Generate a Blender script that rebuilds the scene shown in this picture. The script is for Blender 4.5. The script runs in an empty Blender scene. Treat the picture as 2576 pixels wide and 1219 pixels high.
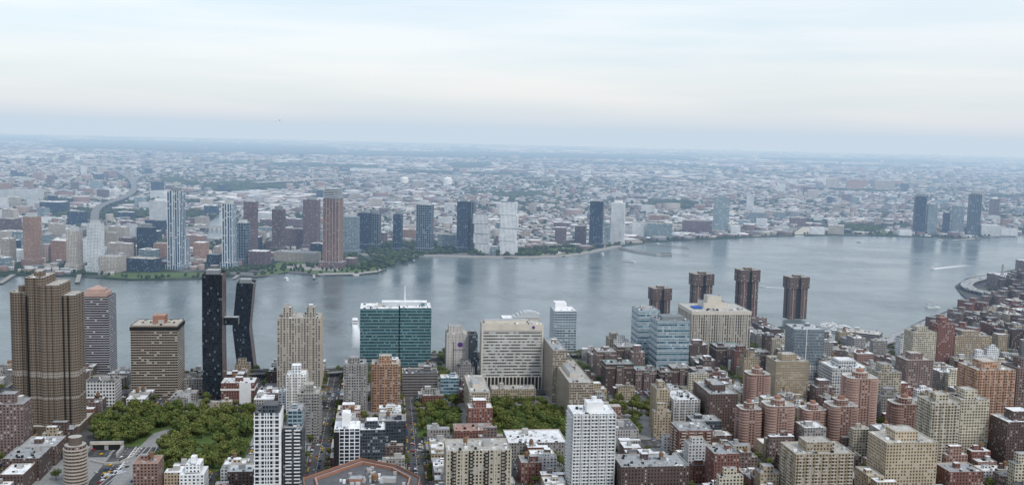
import bpy, math, random, time
import numpy as np
from mathutils import Vector, Matrix
T0=time.time()
random.seed(7); rng=np.random.default_rng(7)
R=random.random
def U(a,b): return random.uniform(a,b)
scene=bpy.context.scene
scene.view_settings.view_transform='Standard'; scene.view_settings.look='None'; scene.view_settings.exposure=0

# ------------------------------------------------------------------ camera (observation deck, 320 m up)
CAM=Vector((0,0,320)); FPX=2540.0; PIT=math.radians(6.06); ROL=math.radians(1.33)
Fw=Vector((0,math.cos(PIT),-math.sin(PIT))); R0=Vector((1,0,0)); U0=Vector((0,math.sin(PIT),math.cos(PIT)))
Rt=R0*math.cos(ROL)+U0*math.sin(ROL); Up=-R0*math.sin(ROL)+U0*math.cos(ROL)
cd=bpy.data.cameras.new("camera"); cam=bpy.data.objects.new("camera",cd); scene.collection.objects.link(cam)
cam.matrix_world=Matrix(((Rt.x,Up.x,-Fw.x,0),(Rt.y,Up.y,-Fw.y,0),(Rt.z,Up.z,-Fw.z,320),(0,0,0,1)))
cd.sensor_width=36; cd.lens=36*FPX/2576; cd.clip_start=1; cd.clip_end=200000
scene.camera=cam
# survey helpers: sight line -> true ground position, and back
def ray(u,v): return Fw*FPX+Rt*(u-1288)+Up*(609.5-v)
def site(u,v,z=0.0):
    d=ray(u,v); t=(z-CAM.z)/d.z; return CAM+d*t
def vimg(P):
    d=P-CAM; return 609.5-FPX*d.dot(Up)/d.dot(Fw)
def uimg(P):
    d=P-CAM; return 1288+FPX*d.dot(Rt)/d.dot(Fw)
def height_at(P,vt):
    a,b=-50.0,600.0
    for _ in range(40):
        m=(a+b)/2
        if vimg(Vector((P.x,P.y,m)))>vt: a=m
        else: b=m
    return a
GR=math.radians(7.3)           # Manhattan grid
AX=Vector((math.cos(GR),math.sin(GR),0)); SX=Vector((-math.sin(GR),math.cos(GR),0))
def inpoly(x,y,poly):
    c=False; n=len(poly); j=n-1
    for i in range(n):
        xi,yi=poly[i]; xj,yj=poly[j]
        if (yi>y)!=(yj>y) and x<(xj-xi)*(y-yi)/(yj-yi)+xi: c=not c
        j=i
    return c

# ------------------------------------------------------------------ materials
class NT:
    def __init__(s,name):
        s.m=bpy.data.materials.new(name); s.m.use_nodes=True; s.t=s.m.node_tree; s.t.nodes.clear()
        s.out=s.n('ShaderNodeOutputMaterial')
    def n(s,ty,**kw):
        x=s.t.nodes.new(ty)
        for k,v in kw.items(): setattr(x,k,v)
        return x
    def l(s,a,b): s.t.links.new(a,b)
    def put(s,inp,v):
        if isinstance(v,bpy.types.NodeSocket): s.l(v,inp)
        elif isinstance(v,(tuple,list)):
            if inp.type=='RGBA': inp.default_value=(v[0],v[1],v[2],1)
            else: inp.default_value=tuple(v[:3])
        else: inp.default_value=v
    def ma(s,op,a,b=None,c=None):
        x=s.n('ShaderNodeMath',operation=op); s.put(x.inputs[0],a)
        if b is not None: s.put(x.inputs[1],b)
        if c is not None: s.put(x.inputs[2],c)
        return x.outputs[0]
    def mix(s,f,a,b,mode='MIX'):
        x=s.n('ShaderNodeMixRGB',blend_type=mode); s.put(x.inputs[0],f); s.put(x.inputs[1],a); s.put(x.inputs[2],b); return x.outputs[0]
    def scale(s,c,f):
        x=s.n('ShaderNodeVectorMath',operation='SCALE'); s.put(x.inputs[0],c); s.put(x.inputs['Scale'],f); return x.outputs[0]
    def noise(s,vec,scale,detail=2,rough=0.5):
        x=s.n('ShaderNodeTexNoise'); s.l(vec,x.inputs['Vector']); x.inputs['Scale'].default_value=scale
        x.inputs['Detail'].default_value=detail; x.inputs['Roughness'].default_value=rough; return x.outputs[0]
    def pos(s): return s.n('ShaderNodeNewGeometry').outputs['Position']
    def maprange(s,v,a,b,c,d):
        x=s.n('ShaderNodeMapRange'); s.put(x.inputs[0],v)
        for i,k in enumerate((a,b,c,d)): x.inputs[i+1].default_value=k
        return x.outputs[0]
    def bsdf(s,col,rough=0.8,spec=0.3,metal=0,normal=None):
        b=s.n('ShaderNodeBsdfPrincipled'); s.put(b.inputs['Base Color'],col); s.put(b.inputs['Roughness'],rough)
        s.put(b.inputs['Specular IOR Level'],spec); s.put(b.inputs['Metallic'],metal)
        if normal is not None: s.l(normal,b.inputs['Normal'])
        s.l(b.outputs[0],s.out.inputs['Surface']); return s.m
def rgb(c): return (c[0],c[1],c[2],1.0)
MAT={}; BAY={}
def plain(name,col,rough=0.8,var=0.25,sc=0.15,spec=0.3):
    t=NT(name); p=t.pos(); n1=t.noise(p,sc,4,.6)
    f=t.maprange(n1,.25,.75,1-var,1+var)
    oi=t.n('ShaderNodeObjectInfo').outputs['Random']; f=t.ma('MULTIPLY',f,t.maprange(oi,0,1,.9,1.1))
    MAT[name]=t.bsdf(t.scale(rgb(col),f),rough,spec); BAY[name]=3.0; return MAT[name]
def facade(name,wall,glass,bay=3.0,fl=3.1,wx=.5,wy=.5,span=None,blind=.18,gr=.2,var=.2,gspec=.5,bl=(.42,.42,.40)):
    t=NT(name); uv=t.n('ShaderNodeTexCoord').outputs['UV']; sp=t.n('ShaderNodeSeparateXYZ'); t.l(uv,sp.inputs[0])
    cx=t.ma('DIVIDE',sp.outputs[0],bay); cy=t.ma('DIVIDE',sp.outputs[1],fl)
    fx=t.ma('FRACT',cx); fy=t.ma('FRACT',cy)
    xm=t.ma('LESS_THAN',t.ma('ABSOLUTE',t.ma('SUBTRACT',fx,.5)),wx/2)
    ym=t.ma('LESS_THAN',t.ma('ABSOLUTE',t.ma('SUBTRACT',fy,.52)),wy/2)
    oi=t.n('ShaderNodeObjectInfo').outputs['Random']
    cb=t.n('ShaderNodeCombineXYZ'); t.l(t.ma('FLOOR',cx),cb.inputs[0]); t.l(t.ma('FLOOR',cy),cb.inputs[1]); t.l(t.ma('MULTIPLY',oi,97.),cb.inputs[2])
    wn=t.n('ShaderNodeTexWhiteNoise',noise_dimensions='3D'); t.l(cb.outputs[0],wn.inputs['Vector']); r=wn.outputs['Value']
    g=t.scale(rgb(glass),t.maprange(r,0,1,.4,1.3))
    isbl=t.ma('GREATER_THAN',r,1-blind*.8)
    g=t.mix(isbl,g,rgb(bl))
    p=t.pos(); n1=t.noise(p,.035,4,.6); n2=t.noise(p,.6,2,.5)
    f=t.ma('MULTIPLY',t.maprange(n1,.25,.75,1-var,1+var),t.maprange(n2,.2,.8,.93,1.07))
    f=t.ma('MULTIPLY',f,t.maprange(oi,0,1,.78,1.12))
    w=t.scale(rgb(wall),f)
    s=w if span is None else t.scale(rgb(span),f)
    col=t.mix(xm,w,t.mix(ym,s,g))
    m=t.ma('MULTIPLY',xm,ym)
    rough=t.maprange(m,0,1,.8,gr); spec=t.maprange(m,0,1,.25,gspec)
    MAT[name]=t.bsdf(col,rough,spec); BAY[name]=bay; return MAT[name]
# facades
facade('brown_ribbed',(.21,.17,.135),(.04,.035,.032),bay=2.2,fl=2.9,wx=.62,wy=.5,blind=.06,var=.1)
facade('striped_dark',(.40,.37,.38),(.03,.035,.05),bay=2.4,fl=3.0,wx=1.,wy=.62,blind=.04)
facade('brown_strips',(.27,.215,.175),(.03,.03,.035),bay=3,fl=3.0,wx=.92,wy=.48,blind=.12)
facade('black_glass',(.02,.022,.026),(.02,.03,.045),bay=1.9,fl=3.3,wx=.84,wy=.8,blind=.07,gr=.08,bl=(.12,.16,.2),var=.1)
facade('copper_dark',(.14,.09,.08),(.02,.022,.03),bay=2.4,fl=3.3,wx=.5,wy=.72,blind=.05,gr=.1,bl=(.15,.15,.15))
facade('beige_grid',(.47,.43,.37),(.05,.05,.055),bay=3.4,fl=2.95,wx=.58,wy=.52,span=(.36,.33,.29),blind=.2)
facade('teal_glass',(.09,.17,.185),(.035,.09,.105),bay=1.6,fl=4.2,wx=.94,wy=.56,span=(.14,.25,.27),blind=.1,gr=.1,bl=(.16,.27,.28))
facade('blue_glass',(.42,.50,.54),(.08,.17,.22),bay=3.0,fl=4.0,wx=.95,wy=.66,blind=.12,gr=.1,bl=(.3,.4,.46))
facade('hospital_white',(.54,.52,.48),(.06,.07,.075),bay=2.9,fl=3.9,wx=.88,wy=.46,blind=.35,bl=(.40,.42,.42))
facade('hospital_beige',(.48,.45,.42),(.12,.11,.1),bay=5,fl=4,wx=.15,wy=.5)
facade('bellevue_grid',(.48,.44,.38),(.04,.037,.035),bay=3.3,fl=4.2,wx=.6,wy=.62,span=(.28,.26,.23),blind=.1)
facade('kips_grid',(.49,.42,.33),(.04,.04,.045),bay=1.9,fl=2.9,wx=.68,wy=.62,blind=.22)
facade('water_brown',(.17,.12,.105),(.03,.026,.026),bay=2.6,fl=2.9,wx=.5,wy=.55,blind=.08)
facade('steel_gray',(.24,.28,.31),(.10,.14,.17),bay=2.,fl=4.,wx=.6,wy=.55,blind=.1,gr=.15)
facade('brick_pink',(.34,.215,.18),(.045,.04,.04),bay=3.1,fl=2.85,wx=.52,wy=.54,blind=.18)
facade('brick_red',(.24,.12,.10),(.035,.033,.035),bay=3.0,fl=3.1,wx=.42,wy=.54,blind=.22)
facade('brick_dark',(.135,.098,.088),(.03,.03,.035),bay=2.9,fl=3.1,wx=.42,wy=.52,blind=.2)
facade('brick_orange',(.44,.27,.18),(.05,.045,.04),bay=2.9,fl=2.95,wx=.5,wy=.52,blind=.22)
facade('brick_mauve',(.23,.17,.155),(.045,.045,.055),bay=3.2,fl=2.9,wx=.5,wy=.55,blind=.18)
facade('tan_brick',(.46,.38,.275),(.045,.042,.04),bay=2.9,fl=2.95,wx=.47,wy=.54,blind=.22)
facade('cream_apts',(.56,.51,.40),(.045,.042,.042),bay=3.1,fl=2.95,wx=.57,wy=.55,blind=.22)
facade('gray_stone',(.36,.345,.33),(.04,.04,.045),bay=2.8,fl=3.2,wx=.45,wy=.55,blind=.22)
facade('white_apts',(.76,.77,.77),(.07,.08,.09),bay=3.2,fl=3.0,wx=.52,wy=.54,blind=.2)
facade('white_modern',(.80,.80,.80),(.03,.045,.065),bay=4.2,fl=3.4,wx=.82,wy=.78,blind=.08,gr=.08,bl=(.2,.25,.3))
facade('dark_modern',(.09,.095,.105),(.04,.065,.09),bay=2.4,fl=3.2,wx=.75,wy=.62,blind=.14,gr=.1,bl=(.34,.37,.4))
facade('garage',(.22,.205,.2),(.04,.04,.04),bay=6,fl=3.4,wx=.97,wy=.4,blind=.0)
facade('white_lab',(.68,.68,.66),(.05,.08,.12),bay=3.3,fl=3.8,wx=.62,wy=.6,blind=.1)
# Queens towers
facade('q_blue',(.62,.68,.72),(.04,.09,.16),bay=6.5,fl=3.1,wx=.66,wy=.74,span=(.12,.18,.26),blind=.12,gr=.15,bl=(.5,.58,.62))
facade('q_navy',(.03,.05,.085),(.022,.05,.09),bay=3,fl=3.2,wx=.8,wy=.7,blind=.1,gr=.15,bl=(.18,.26,.34))
facade('q_grid',(.20,.25,.29),(.02,.045,.075),bay=6,fl=6.4,wx=.8,wy=.84,blind=.1,gr=.15,bl=(.14,.2,.26))
facade('q_mauve',(.17,.12,.13),(.05,.06,.08),bay=3.4,fl=3.2,wx=.5,wy=.55,blind=.12)
facade('q_brick',(.27,.17,.15),(.05,.07,.10),bay=4.6,fl=3.1,wx=.5,wy=.6,span=(.14,.13,.15),blind=.1)
facade('q_white',(.80,.82,.83),(.10,.15,.19),bay=3.6,fl=3.2,wx=.5,wy=.6,blind=.1)
facade('q_teal',(.34,.42,.45),(.05,.10,.14),bay=4,fl=3.4,wx=.82,wy=.62,blind=.1)
facade('q_beige',(.50,.45,.39),(.07,.08,.10),bay=3.4,fl=3.1,wx=.5,wy=.55,blind=.1)
facade('q_orange',(.40,.25,.19),(.08,.08,.09),bay=3.2,fl=3.1,wx=.5,wy=.5,blind=.1)
for n_,c_ in dict(roof_white=(.80,.80,.80),roof_gray=(.37,.375,.38),roof_tan=(.47,.445,.40),roof_dark=(.12,.12,.125),roof_pink=(.42,.25,.2),
    conc=(.42,.41,.39),metal_gray=(.5,.52,.53),white_paint=(.82,.82,.81),wood_tank=(.22,.13,.075),brick_trim=(.33,.17,.12),black=(.02,.02,.022),
    brown_trim=(.15,.115,.095),tan_trim=(.48,.43,.36),pink_trim=(.46,.32,.27),copper_green=(.25,.42,.36),purple=(.10,.03,.22),blue_tarp=(.02,.1,.4),
    stone_cream=(.58,.53,.45),mech=(.22,.24,.25),green_paint=(.04,.18,.1)).items():
    plain(n_,c_,sc=.25 if 'roof' in n_ else .1,var=.3 if 'roof' in n_ else .12)
# ------------------------------------------------------------------ mesh builder
class MB:
    def __init__(s): s.v=[];s.f=[];s.uv=[];s.mi=[];s.mats=[]
    def m(s,name):
        if name not in s.mats: s.mats.append(name)
        return s.mats.index(name)
    def face(s,pts,mat,uvs=None):
        i=len(s.v); s.v+= [tuple(p) for p in pts]; s.f.append(tuple(range(i,i+len(pts))))
        s.uv+= uvs if uvs else [(p[0],p[1]) for p in pts]; s.mi.append(s.m(mat))
    def wall(s,p,q,z0,z1,mat):
        L=math.hypot(q[0]-p[0],q[1]-p[1]); b=BAY.get(mat,3.0); n=max(1,round(L/b)); Lu=n*b
        s.face([(p[0],p[1],z0),(q[0],q[1],z0),(q[0],q[1],z1),(p[0],p[1],z1)],mat,[(0,z0),(Lu,z0),(Lu,z1),(0,z1)])
    def prism(s,poly,z0,z1,wall,roof,par=0.0,trim=None):
        n=len(poly); top=z1+par
        for i in range(n): s.wall(poly[i],poly[(i+1)%n],z0,top if par else z1,wall)
        if par:
            cx=sum(p[0] for p in poly)/n; cy=sum(p[1] for p in poly)/n
            r=max(.5,sum(math.hypot(p[0]-cx,p[1]-cy) for p in poly)/n); k=max(.3,1-.6/r)
            ins=[(cx+(p[0]-cx)*k,cy+(p[1]-cy)*k) for p in poly]
            tr=trim or roof
            for i in range(n):
                a,b=poly[i],poly[(i+1)%n]; c,d=ins[(i+1)%n],ins[i]
                s.face([(a[0],a[1],top),(b[0],b[1],top),(c[0],c[1],top),(d[0],d[1],top)],tr)
                s.face([(c[0],c[1],z1),(d[0],d[1],z1),(d[0],d[1],top),(c[0],c[1],top)],tr)
            s.face([(p[0],p[1],z1) for p in ins],roof)
        else: s.face([(p[0],p[1],z1) for p in poly],roof)
    def box(s,x0,x1,y0,y1,z0,z1,wall,roof=None,par=0.0,bottom=False,trim=None):
        s.prism([(x0,y0),(x1,y0),(x1,y1),(x0,y1)],z0,z1,wall,roof or wall,par,trim)
        if bottom: s.face([(x0,y1,z0),(x1,y1,z0),(x1,y0,z0),(x0,y0,z0)],wall)
    def cyl(s,cx,cy,r,z0,z1,wall,roof=None,n=12,r2=None,a0=0):
        r2=r if r2 is None else r2
        P=[(math.cos(a0+2*math.pi*i/n),math.sin(a0+2*math.pi*i/n)) for i in range(n)]
        for i in range(n):
            a,b=P[i],P[(i+1)%n]; u=2*math.pi*r/n
            s.face([(cx+a[0]*r,cy+a[1]*r,z0),(cx+b[0]*r,cy+b[1]*r,z0),(cx+b[0]*r2,cy+b[1]*r2,z1),(cx+a[0]*r2,cy+a[1]*r2,z1)],wall,[(i*u,z0),((i+1)*u,z0),((i+1)*u,z1),(i*u,z1)])
        if r2>.01: s.face([(cx+a[0]*r2,cy+a[1]*r2,z1) for a in P],roof or wall)
    def tank(s,x,y,z,r=1.9):
        for dx,dy in ((-1,-1),(1,-1),(1,1),(-1,1)):
            s.box(x+dx*r*.6-.12,x+dx*r*.6+.12,y+dy*r*.6-.12,y+dy*r*.6+.12,z,z+3,'black')
        s.cyl(x,y,r,z+3,z+6.6,'wood_tank'); s.cyl(x,y,r*1.06,z+6.6,z+8.2,'wood_tank',r2=.02)
    def clutter(s,x0,x1,y0,y1,z,wall,dens=1.0,tank=.25,ph=True):
        W=x1-x0; D=y1-y0
        if W<4 or D<4: return
        used=[]
        if ph:
            w=min(W*.45,U(4,9)); d=min(D*.45,U(4,8)); x=x0+U(.15,.85)*(W-w); y=y0+U(.35,.85)*(D-d); h=U(3,5.5)
            s.box(x,x+w,y,y+d,z,z+h,wall if R()<.6 else 'conc',random.choice(['roof_gray','roof_tan','roof_white'])); used.append((x,y,w,d))
        for _ in range(int(dens*W*D/60)+1):
            w=U(1,3.2); d=U(1,2.6); x=x0+.2+R()*(W-.4-w); y=y0+.2+R()*(D-.4-d)
            if any(x<a+c+.2 and x+w>a-.2 and y<b+e+.2 and y+d>b-.2 for a,b,c,e in used): continue
            used.append((x,y,w,d)); s.box(x,x+w,y,y+d,z,z+U(.7,2.2),random.choice(['metal_gray','white_paint','mech','conc','black']))
        if R()<tank: s.tank(x0+U(.25,.75)*W,y0+U(.25,.6)*D,z+.2,U(1.6,2.2))
    def obj(s,name,loc=(0,0,0),rot=0.0):
        me=bpy.data.meshes.new(name); me.from_pydata(s.v,[],s.f)
        for k in s.mats: me.materials.append(MAT[k])
        me.polygons.foreach_set('material_index',s.mi)
        ul=me.uv_layers.new(name='UVMap'); ul.data.foreach_set('uv',[c for p in s.uv for c in p])
        me.update()
        o=bpy.data.objects.new(name,me); o.location=loc; o.rotation_euler=(0,0,rot); scene.collection.objects.link(o); return o
FOOT=[]  # occupied (a,s) rectangles
class B(MB):
    def __init__(s,name,ul,ur,vt,vb,D,rot=None,occ=True):
        super().__init__(); s.name=name; s.rot=GR if rot is None else math.radians(rot)
        P=site(ul,vb); Q=site(ur,vb); a=Vector((math.cos(s.rot),math.sin(s.rot),0))
        cr=lambda A,Bb:A.x*Bb.y-A.y*Bb.x
        s.W=-cr(P,Q)/cr(a,Q); s.D=D; s.P=P; M=P+a*(s.W/2); s.h=height_at(M,vt); s.M=M
        if occ:
            sv=Vector((-a.y,a.x,0)); cs=[P,P+a*s.W,P+a*s.W+sv*D,P+sv*D]
            A=[c.dot(AX) for c in cs]; S=[c.dot(SX) for c in cs]; FOOT.append((min(A),max(A),min(S),max(S)))
    def body(s,wall,roof='roof_gray',par=1.1,trim=None,cl=1.0,tank=.2,x0=0,x1=None,y0=0,y1=None,z0=0,z1=None,ph=True):
        x1=s.W if x1 is None else x1; y1=s.D if y1 is None else y1; z1=s.h if z1 is None else z1
        s.box(x0,x1,y0,y1,z0,z1-par,wall,roof,par,trim=trim)
        if cl>0: s.clutter(x0+1,x1-1,y0+1,y1-1,z1-par,wall,cl,tank,ph)
        return s
    def ribs(s,n,mat,w=.5,d=.6,z0=0,z1=None,side=None):
        z1=s.h if z1 is None else z1
        for i in range(n+1):
            x=(s.W-w)*i/n; s.box(x,x+w,-d,-.003,z0,z1,mat)
        if side:
            m=max(2,int(n*s.D/s.W))
            for i in range(m+1):
                y=(s.D-w)*i/m
                if side>0: s.box(s.W+.003,s.W+d,y,y+w,z0,z1,mat)
                else: s.box(-d,-.003,y,y+w,z0,z1,mat)
    def bands(s,fl,mat,h=.5,d=.35,z0=3,z1=None):
        z1=s.h if z1 is None else z1; z=z0
        while z<z1-1:
            s.box(-d,s.W+d,-d,s.D+d,z,z+h,mat,bottom=True); z+=fl
    def balc(s,xs,w=3,d=1.6,fl=2.95,mat='white_paint',z0=6,z1=None,side=0):
        z1=s.h-2 if z1 is None else z1; z=z0
        while z<z1:
            for x in xs:
                if side==0:
                    s.box(x,x+w,-d,-.003,z,z+.2,mat,bottom=True); s.box(x,x+w,-d,-d+.12,z+.2,z+1.1,mat)
                else:
                    X0,X1=(s.W+.003,s.W+d) if side>0 else (-d,-.003)
                    s.box(X0,X1,x,x+w,z,z+.2,mat,bottom=True)
                    xx=s.W+d-.12 if side>0 else -d; s.box(xx,xx+.12,x,x+w,z+.2,z+1.1,mat)
            z+=fl
    def done(s): return s.obj(s.name,s.P,s.rot)
def bld(name,ul,ur,vt,vb,D,wall,roof='roof_gray',rot=None,**k):
    return B(name,ul,ur,vt,vb,D,rot).body(wall,roof,**k).done()

# ------------------------------------------------------------------ land and water
def poly_obj(name,pts,z,mat,skirt=0):
    me=bpy.data.meshes.new(name); n=len(pts)
    v=[(p[0],p[1],z) for p in pts]; f=[tuple(range(n))]
    if skirt:
        v+=[(p[0],p[1],z-skirt) for p in pts]; f+=[(i,i+n,(i+1)%n+n,(i+1)%n) for i in range(n)]
    me.from_pydata(v,[],f); me.materials.append(mat); me.update()
    o=bpy.data.objects.new(name,me); scene.collection.objects.link(o); return o
S=lambda L:[tuple(site(u,v)[:2]) for u,v in L]
man_shore=S([(-300,925),(0,936),(300,938),(480,938),(700,930),(860,930),(905,905),(1083,893),(1180,888),(1450,886),(1500,880),(1600,862),(1640,846),(1800,822),(1900,828),(2030,812),(2080,845),(2120,872),(2180,868),(2250,838),(2330,800),(2400,775),(2440,757),(2418,738),(2403,718),(2430,700),(2576,672),(2900,640)])
manhattan=[(-3000,-1500)]+[(-3000,man_shore[0][1]+300)]+man_shore+[(4500,man_shore[-1][1]+200),(4500,-1500)]
manhattan=manhattan[::-1]
q_shore=S([(-700,715),(0,692),(60,690),(66,700),(90,700),(94,690),(180,692),(260,698),(330,703),(510,700),(600,692),(640,697),(690,690),(720,683),(800,692),(900,690),(950,685),(972,675),(960,665),(925,650),(905,638),(1000,640),(1100,642),(1290,647),(1420,643),(1490,632),(1560,618),(1640,608),(1760,601),(1900,595),(2100,590),(2300,594),(2420,600),(2480,597),(2576,590),(3300,575)])
RAD=34000
arc=[(RAD*math.sin(math.radians(a)),RAD*math.cos(math.radians(a))) for a in range(70,-71,-4)]
queens=q_shore+arc
t=NT('asphalt_ground'); p=t.pos(); n1=t.noise(p,.02,5,.6); n2=t.noise(p,.4,3,.6)
c=t.mix(t.maprange(n1,.4,.6,0,1),(.05,.051,.055,1),(.11,.11,.108,1)); c=t.scale(c,t.maprange(n2,.3,.7,.8,1.2)); M_ASPH=t.bsdf(c,.9)
MAT['asphalt']=M_ASPH
t=NT('queens_ground'); p=t.pos(); n1=t.noise(p,.0016,6,.62); n2=t.noise(p,.02,4,.6)
c=t.mix(t.maprange(n2,.42,.58,0,1),(.06,.062,.068,1),(.20,.20,.195,1))
c=t.mix(t.maprange(n1,.45,.53,0,1),c,(.03,.05,.028,1))
vo=t.n('ShaderNodeTexVoronoi'); t.l(p,vo.inputs['Vector']); vo.inputs['Scale'].default_value=.012
sepc=t.n('ShaderNodeSeparateColor'); t.l(vo.outputs['Color'],sepc.inputs[0])
k=t.ma('MULTIPLY',t.ma('GREATER_THAN',sepc.outputs[0],.84),t.ma('LESS_THAN',n1,.52)); k=t.ma('MULTIPLY',k,t.ma('LESS_THAN',vo.outputs['Distance'],.36))
c=t.mix(k,c,(.6,.6,.58,1)); M_QG=t.bsdf(c,.95,.1)
t=NT('water_river'); p=t.pos()
mp=t.n('ShaderNodeMapping'); t.l(p,mp.inputs[0]); mp.inputs['Scale'].default_value=(1,.55,1)
n1=t.noise(mp.outputs[0],.09,5,.65); mp2=t.n('ShaderNodeMapping'); t.l(p,mp2.inputs[0]); mp2.inputs['Scale'].default_value=(.6,1,1); mp2.inputs['Rotation'].default_value=(0,0,.3); n2=t.noise(mp2.outputs[0],.0045,5,.62); n3=t.noise(mp.outputs[0],.03,4,.6)
bp=t.n('ShaderNodeBump'); bp.inputs['Strength'].default_value=.6; bp.inputs['Distance'].default_value=1.1; t.l(n1,bp.inputs['Height'])
c=t.mix(t.maprange(n2,.35,.65,0,1),(.10,.132,.136,1),(.15,.182,.182,1)); c=t.scale(c,t.maprange(n3,.3,.7,.78,1.22))
M_W=t.bsdf(c,t.maprange(n2,.38,.62,.12,.3),.5,0,bp.outputs[0]); MAT['water']=M_W
poly_obj('manhattan_ground',manhattan,0,M_ASPH,4)
poly_obj('queens_ground',queens,0,M_QG,4)
poly_obj('river_water',[(-9000,400),(9000,400),(9000,9000),(-9000,9000)],-2.5,M_W)
def flat(name,L,mat,z=.06): return poly_obj(name,S(L)[::-1],z,mat)

# ------------------------------------------------------------------ Manhattan landmark buildings
def scallop(x0,x1,y0,y1,nx,ny,k=.35,seg=5):
    pts=[]
    def side(ax,ay,bx,by,n):
        L=math.hypot(bx-ax,by-ay); dx,dy=(bx-ax)/L,(by-ay)/L; nx_,ny_=dy,-dx; w=L/n
        for i in range(n):
            for j in range(seg):
                th=math.pi*j/seg; a=w*i+w*(1-math.cos(th))/2; r=w*k*math.sin(th)
                pts.append((ax+dx*a+nx_*r,ay+dy*a+ny_*r))
    side(x0,y0,x1,y0,nx); side(x1,y0,x1,y1,ny); side(x1,y1,x0,y1,nx); side(x0,y1,x0,y0,ny); return pts
b=B('brown_fluted_apartment_tower',33,192,735,1085,42); W=b.W
b.prism(scallop(0,W*.30,8,38,2,3),0,b.h-2,'brown_ribbed','roof_tan',1)
b.prism(scallop(W*.27,W*.50,2,40,2,4),0,b.h+14,'brown_ribbed','roof_tan',1)
b.prism(scallop(W*.50,W*.76,-3,36,3,4),0,b.h+7,'brown_ribbed','roof_tan',1)
b.prism(scallop(W*.76,W*1.0,0,30,3,3),0,b.h-4,'brown_ribbed','roof_tan',1)
b.box(W*.32,W*.44,14,28,b.h+14,b.h+20,'brown_ribbed','roof_tan'); b.cyl(W*.12,20,5,b.h-2,b.h+4,'brown_trim')
for xx in (.27,.50,.585,.672,.76,.84,.92): b.box(W*xx-.35,W*xx+.35,-2.2,3,7,b.h-4,'black')
b.box(-4,W+6,-10,46,0,7,'brown_trim','roof_tan',1); b.clutter(W*.3,W*.47,5,38,b.h+14,'brown_trim',1,0,False); b.clutter(W*.02,W*.28,10,36,b.h-2,'white_paint',2,0,False); b.done()
b=B('dark_striped_tower',202,276,748,948,38); b.body('striped_dark','roof_dark',cl=0)
z=b.h; w=b.W; b.box(w*.1,w*.9,6,32,z,z+5,'pink_trim'); b.box(w*.2,w*.8,9,29,z+5,z+9,'pink_trim'); b.cyl(w/2,19,w*.28,z+9,z+13,'pink_trim',n=4,r2=2,a0=math.pi/4); b.done()
b=B('brown_apartment_slab',331,448,818,1003,42); b.body('brown_strips','roof_dark',tank=0); b.bands(3.0,'tan_trim',.5,.4,6)
b.box(-.8,b.W+.8,-.8,b.D+.8,b.h-6,b.h-2,'black',bottom=True); b.box(b.W*.42,b.W*.68,14,30,b.h-1,b.h+9,'brick_trim','roof_pink'); b.done()
# bent copper-clad twin towers and their skybridge
def bent(name,ul,ur,vt,vb,D,offs,fr):
    b=B(name,ul,ur,vt,vb,D); W=b.W; H=b.h
    lev=[(0,offs[0]),(fr,offs[1]),(1,offs[2])]
    for (f0,o0),(f1,o1) in zip(lev[:-1],lev[1:]):
        n=int((f1-f0)*10)+1
        for i in range(n):
            a=f0+(f1-f0)*i/n; c=f0+(f1-f0)*(i+1)/n
            xa=o0+(o1-o0)*i/n; xc=o0+(o1-o0)*(i+1)/n; z0,z1=a*H,c*H
            def wf(p0,p1,s0,s1,mat):
                L=math.hypot(p1[0]-p0[0],p1[1]-p0[1]); bb=BAY[mat]; Lu=round(L/bb)*bb
                b.face([(p0[0]+s0,p0[1],z0),(p1[0]+s0,p1[1],z0),(p1[0]+s1,p1[1],z1),(p0[0]+s1,p0[1],z1)],mat,[(0,z0),(Lu,z0),(Lu,z1),(0,z1)])
            wf((0,0),(W,0),xa,xc,'black_glass'); wf((W,0),(W,D),xa,xc,'copper_dark'); wf((W,D),(0,D),xa,xc,'black_glass'); wf((0,D),(0,0),xa,xc,'copper_dark')
    o=offs[2]; b.face([(o,0,H-3),(W+o,0,H-3),(W+o,D,H-3),(o,D,H-3)],'roof_gray')
    b.box(o+W*.15,o+W*.8,D*.2,D*.7,H-3,H+4,'mech','roof_gray'); return b
b=bent('copper_skybridge_tower',511,561,690,1005,32,(0,-.6,0),.5)
W1=b.W; b.clutter(2,W1-2,3,27,b.h-3,'mech',1.5,0)
zb=height_at(b.M,812)
b.box(W1-1,W1+16,14,26,zb-5,zb+4,'black_glass','roof_gray',bottom=True); b.done()
b=bent('copper_leaning_tower',598,640,712,938,30,(0,-6.5,-.8),.5); b.clutter(0,b.W-3,3,27,b.h-3,'green_paint',3,0); b.done()
b=B('twin_top_apartment_tower',697,806,800,985,40); b.body('beige_grid','roof_tan',cl=1,tank=0,ph=False); w=b.W
for x in (w*.12,w*.66): b.box(x,x+w*.2,8,26,b.h-1,b.h+11,'beige_grid','roof_tan',1); b.clutter(x,x+w*.2,8,26,b.h+11,'conc',2,0)
b.ribs(9,'tan_trim',.8,1.0,0,b.h-1,1); b.done()
b=B('teal_glass_hospital_tower',905,1083,776,935,44); w=b.W
b.body('teal_glass','roof_white',x1=w*.54,cl=1.2,tank=0); b.body('teal_glass','roof_white',x0=w*.56,z1=b.h+1,cl=1.2,tank=0)
b.box(w*.54,w*.56,1.5,42,0,b.h-2,'black'); b.bands(8.4,'mech',.35,.3,8,b.h-4)
b.box(w*.3,w*.95,24,40,b.h-1,b.h+5,'metal_gray','roof_white'); b.cyl(w*.63,30,.9,b.h+5,b.h+26,'white_paint',r2=.4,n=8); b.done()
b=B('hospital_tower',1122,1177,840,940,30); b.body('hospital_beige','roof_tan',tank=0); b.box(3,b.W-8,6,24,b.h-1,b.h+9,'hospital_beige','roof_gray',1)
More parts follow.
